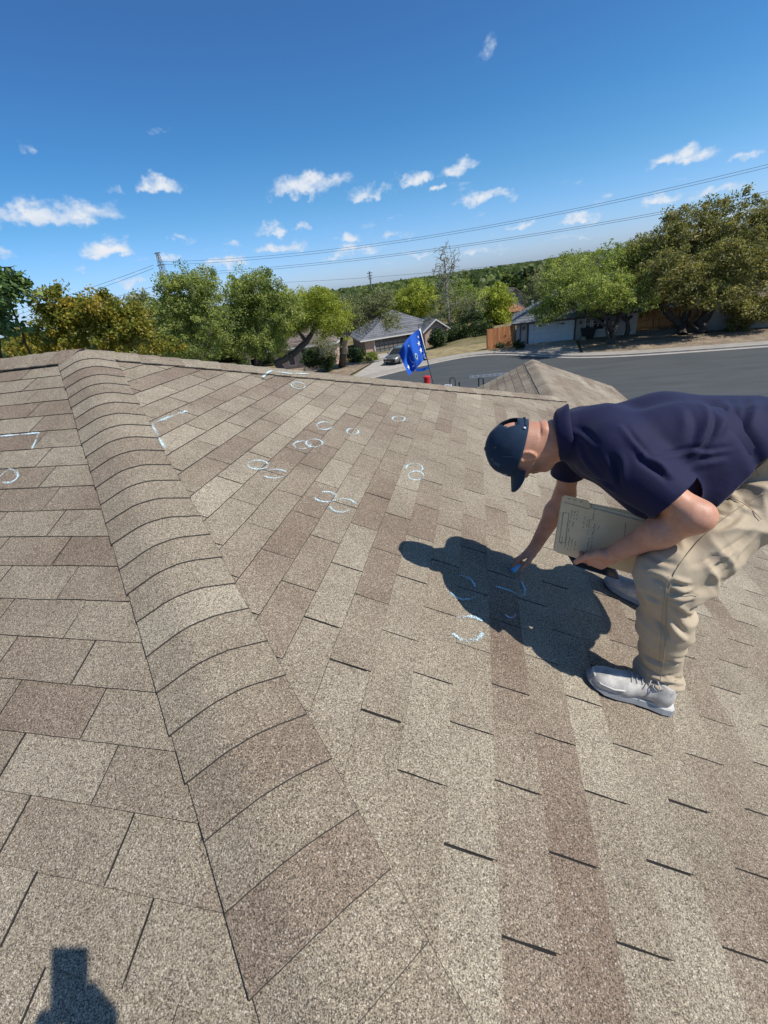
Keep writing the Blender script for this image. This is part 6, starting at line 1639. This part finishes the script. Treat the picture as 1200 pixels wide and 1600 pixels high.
    emb(1.9, .52, [(-.06, 0, .06, .02), (0, -.03, 0, .06)], simple('rust_thread', (.18, .07, .04), .8, .1, 80))
    emb(1.25, .58, [(-.10, 0, .10, .01), (-.02, -.05, .04, .05)], mb_)
    # seams of the six panels
    for ph in (.52, 1.57, 2.62, 3.66, 4.71, 5.76):
        q = MB(); q.tube([capP(ph, y_, .0022) for y_ in np.linspace(.0 if abs(ph-math.pi) > .6 else .5, .97, 10)], .0010, 4); q.build('panel_seam', M_CAP, co)
    # ------- things in his hands
    mc = simple('blue_chalk_stick', (.15, .52, .88), .8, .1, 60)
    q = MB(); a = np.array([2.894, -.896, -1.160]); b = np.array([2.853, -.897, rz(2.853)+.010]); q.tube([a, a+(b-a)*.1, a+(b-a)*.85, b], [.011, .0135, .0135, .011], 10)
    tag(q.build('chalk_stick', mc, None, True), 'stick of bright blue chalk pinched in the right hand of the man', 'chalk')
    fd = thing('folder', 'cream card folder covered in handwriting held in the left hand of the man', 'folder', tuple(at_y(940, 830, -1.19)))
    mp = simple('manila_card', (.80, .62, .37), .8, .05, 25); mpp = simple('note_paper', (.82, .68, .46), .8, .04, 25); mi2 = simple('ink', (.05, .05, .06), .7, .1, 50)
    TL, TR, BL = at_y(881, 773, -1.150), at_y(1012, 806, -1.225), at_y(866, 861, -1.205); ex, ey = TR-TL, BL-TL; nn = unit(np.cross(ex, ey)); nn = nn if nn@(CAM-TL) > 0 else -nn
    def FP(a, b, h=0): return TL+ex*a+ey*b+nn*h
    def sheet(name, cor, h, m, th=.0012, bow=.0):
        V = []; k = len(cor); V = [FP(a, b, h+bow*math.sin(a*math.pi)) for a, b in cor]+[FP(a, b, h-th+bow*math.sin(a*math.pi)) for a, b in cor]
        return obj(name, V, [tuple(range(k)), tuple(range(2*k-1, k-1, -1))]+[(i, k+i, k+(i+1) % k, (i+1) % k) for i in range(k)], m, fd)
    sheet('back_cover', [(-.02, .03), (.36, .03), (1.0, -.02), (1.02, 1.0), (.04, 1.02), (-.02, .97)], -.004, mp)
    sheet('paper', [(.05, .06), (.97, .04), (.97, .93), (.05, .95)], -.002, mpp, .0008)
    fc = sheet('front_cover', [(.01, .0), (.30, -.01), (.345, .06), (.345, .10), (.98, .105), (.985, .985), (.03, 1.0), (.0, .96), (-.01, .05)], .002, mp)
    sheet('spine_edge', [(.0, .06), (.015, .05), (.015, .98), (.0, .96)], .0035, mpp, .002)
    q = MB(); q.tube([FP(.345, .05, .0045), FP(.335, .13, .0045), FP(.02, .12, .0045)], .0008, 4); q.build('crease', simple('card_crease', (.28, .24, .16), .8, .05, 10), fc)
    r2 = random.Random(4)
    def scrib(u0, u1, v, amp=.010, step=.012):
        q = MB(); pts = []; u = u0
        while u < u1:
            pts.append(FP(v+r2.uniform(-amp, amp), u, .0034)); u += step*r2.uniform(.5, 1.2)
            if r2.random() < .16 and len(pts) > 2:
                q.tube(pts, .00055, 3, cap=False); pts = []; u += .02
        if len(pts) > 2: q.tube(pts, .00055, 3, cap=False)
        if q.V: tag(q.build('handwriting', mi2, fc), kind='stuff')
    for u0, u1, v in ((.22, .62, .13), (.22, .50, .17), (.20, .40, .205), (.26, .50, .30), (.30, .44, .34), (.70, .86, .07), (.68, .90, .12), (.68, .92, .16), (.70, .92, .20), (.72, .88, .245), (.28, .55, .37), (.60, .92, .40), (.64, .9, .44), (.34, .6, .43), (.35, .42, .48), (.1, .3, .40)):
        scrib(u0, u1, v)
    q = MB(); q.tube([FP(.78, .20, .0034), FP(.80, .50, .0034), FP(.72, .86, .0034)], .0006, 3); q.build('ink_line', mi2, fc)
    q = MB(); q.tube([FP(.025, .30, .0034), FP(.10, .28, .0034), FP(.12, .80, .0034), FP(.04, .82, .0034)], .0007, 3); q.tube([FP(.03, .30, .0034), FP(.045, .82, .0034)], .0007, 3); q.build('ink_box', mi2, fc)
    for v in (.05, .12, .2):
        pts = [FP(v+.02*i*.5, .03+.012*((i*7) % 3), .0034) for i in range(5)]; q = MB(); q.tube(pts, .0006, 3); q.build('handwriting', mi2, fc)
    # phone under the folder
    pm_ = simple('black_glass', (.012, .016, .028), .12, .05, 5); a = at_y(884, 863, -1.205); b = at_y(930, 877, -1.235); c = at_y(896, 884, -1.180)
    e1_, e2_ = b-a, c-a; n2 = unit(np.cross(e1_, e2_)); n2 = n2 if n2@(CAM-a) > 0 else -n2
    ph = thing('mobile_phone', 'dark phone held under the lower edge of the folder', 'phone', tuple(a))
    cor = [(0, 0), (1.6, 0), (1.6, .9), (1.5, 1), (.12, 1), (.02, .9)]; V = [a+e1_*x+e2_*y for x, y in cor]; k = len(V); V += [v-n2*.008 for v in V]
    obj('case', V, [tuple(range(k)), tuple(range(2*k-1, k-1, -1))]+[(i, k+i, k+(i+1) % k, (i+1) % k) for i in range(k)], simple('blue_phone_case', (.02, .05, .11), .5, .1, 20), ph)
    V = [a+e1_*x+e2_*y+n2*.0008 for x, y in ((.08, .06), (1.5, .06), (1.5, .86), (.12, .90))]; V += [v-n2*.001 for v in V]
    obj('screen', V, [(0, 1, 2, 3), (7, 6, 5, 4), (0, 4, 5, 1), (1, 5, 6, 2), (2, 6, 7, 3), (3, 7, 4, 0)], pm_, ph)
build_inspector()

def build_photographer():
    fwd = -CR[2]; up = CR[1]; rt = CR[0]
    # phone: its lens is where the picture is taken from
    pc = CAM-fwd*.012-up*.056+rt*.010
    m = simple('phone_body', (.03, .03, .035), .35, .1, 10)
    q = MB(); q.box(pc, (.076, .152, .009), [rt, up, fwd]); tag(q.build('mobile_phone', m), 'phone held up by the person taking the picture', 'phone')
    B = Sdf()
    foot = lambda x, y: np.array([x, y, -max(x*TT if x > -y else -y*TT, 0)])
    C0 = np.array([2.72, -3.20, 0]); gzr = -3.2*TT
    hip = np.array([2.74, -3.30, gzr+.92]); ch = np.array([2.72, -3.24, gzr+1.30]); nk = np.array([2.72, -3.20, gzr+1.50]); hd = np.array([2.71, -3.13, gzr+1.66])
    B.ell(hd, np.eye(3), (.078, .098, .118), .02); B.cap(nk, hd, .055, .055, .03); B.chain([hip, ch], [.15, .15], .05); B.cap(ch+np.array([-.15, 0, .06]), ch+np.array([.15, 0, .06]), .075, .075, .05)
    for s in (-1, 1):
        h0 = hip+np.array([s*.10, 0, -.02]); ft = np.array([2.74+s*.16, -3.30, 0]); ft[2] = -max(ft[0], -ft[1])*TT
        B.chain([h0, h0*.5+ft*.5+np.array([0, .05, .02]), ft+np.array([0, 0, .09])], [.095, .065, .045], .03); B.cap(ft+np.array([0, -.03, .04]), ft+np.array([0, .18, -.02]), .040, .036, .03)
        sh = ch+np.array([s*.19, 0, .06]); hand = pc-up*(.030 if s > 0 else .085)+rt*s*.046-fwd*.006; el = sh+(np.array([.06, .16, -.20]) if s > 0 else np.array([-.20, .13, -.16]))
        B.chain([sh, el], [.055, .045], .03); B.chain([el, hand-up*.045+rt*s*.012], [.045, .030], .03); B.cap(hand-up*.045+rt*s*.012, hand, .032, .024, .02)
        for j in range(4):
            b0 = hand+up*(.028-.019*j)+rt*s*.004; B.chain([b0, b0-fwd*.022-rt*s*.004, b0-fwd*.030-rt*s*.028], [.011, .0095, .0085], .004)
        B.chain([hand-up*.02, hand+up*.012-fwd*.014-rt*s*.006, hand+up*.034-fwd*.018-rt*s*.010], [.015, .012, .010], .006)
    V, F = B.mesh(.0085, 2)
    p = thing('person', 'person with raised phone casting the shadow in the lower left corner', 'person', (2.74, -3.30, gzr))
    obj('body', V, F, M_SKIN, p, smooth=True, tone=np.zeros(len(V)), tri=True)
    S = Sdf().chain([hip+np.array([0, 0, .03]), ch], [.165, .165], .05).cap(ch+np.array([-.16, 0, .06]), ch+np.array([.16, 0, .06]), .088, .088, .05)
    for s in (-1, 1): S.cap(ch+np.array([s*.18, 0, .06]), ch+np.array([s*.22, .08, -.04]), .075, .07, .03)
    V, F = S.mesh(.012, 1); obj('shirt', V, F, M_NAVY, p, smooth=True, tri=True)
    S = Sdf()
    for s in (-1, 1):
        h0 = hip+np.array([s*.10, 0, -.02]); ft = np.array([2.74+s*.16, -3.30, 0]); ft[2] = -max(ft[0], -ft[1])*TT
        S.chain([h0, h0*.5+ft*.5+np.array([0, .05, .02]), ft+np.array([0, 0, .11])], [.115, .085, .072], .04)
    V, F = S.mesh(.012, 1); obj('trousers', V, F, M_KHAKI, p, smooth=True, tri=True)
build_photographer()
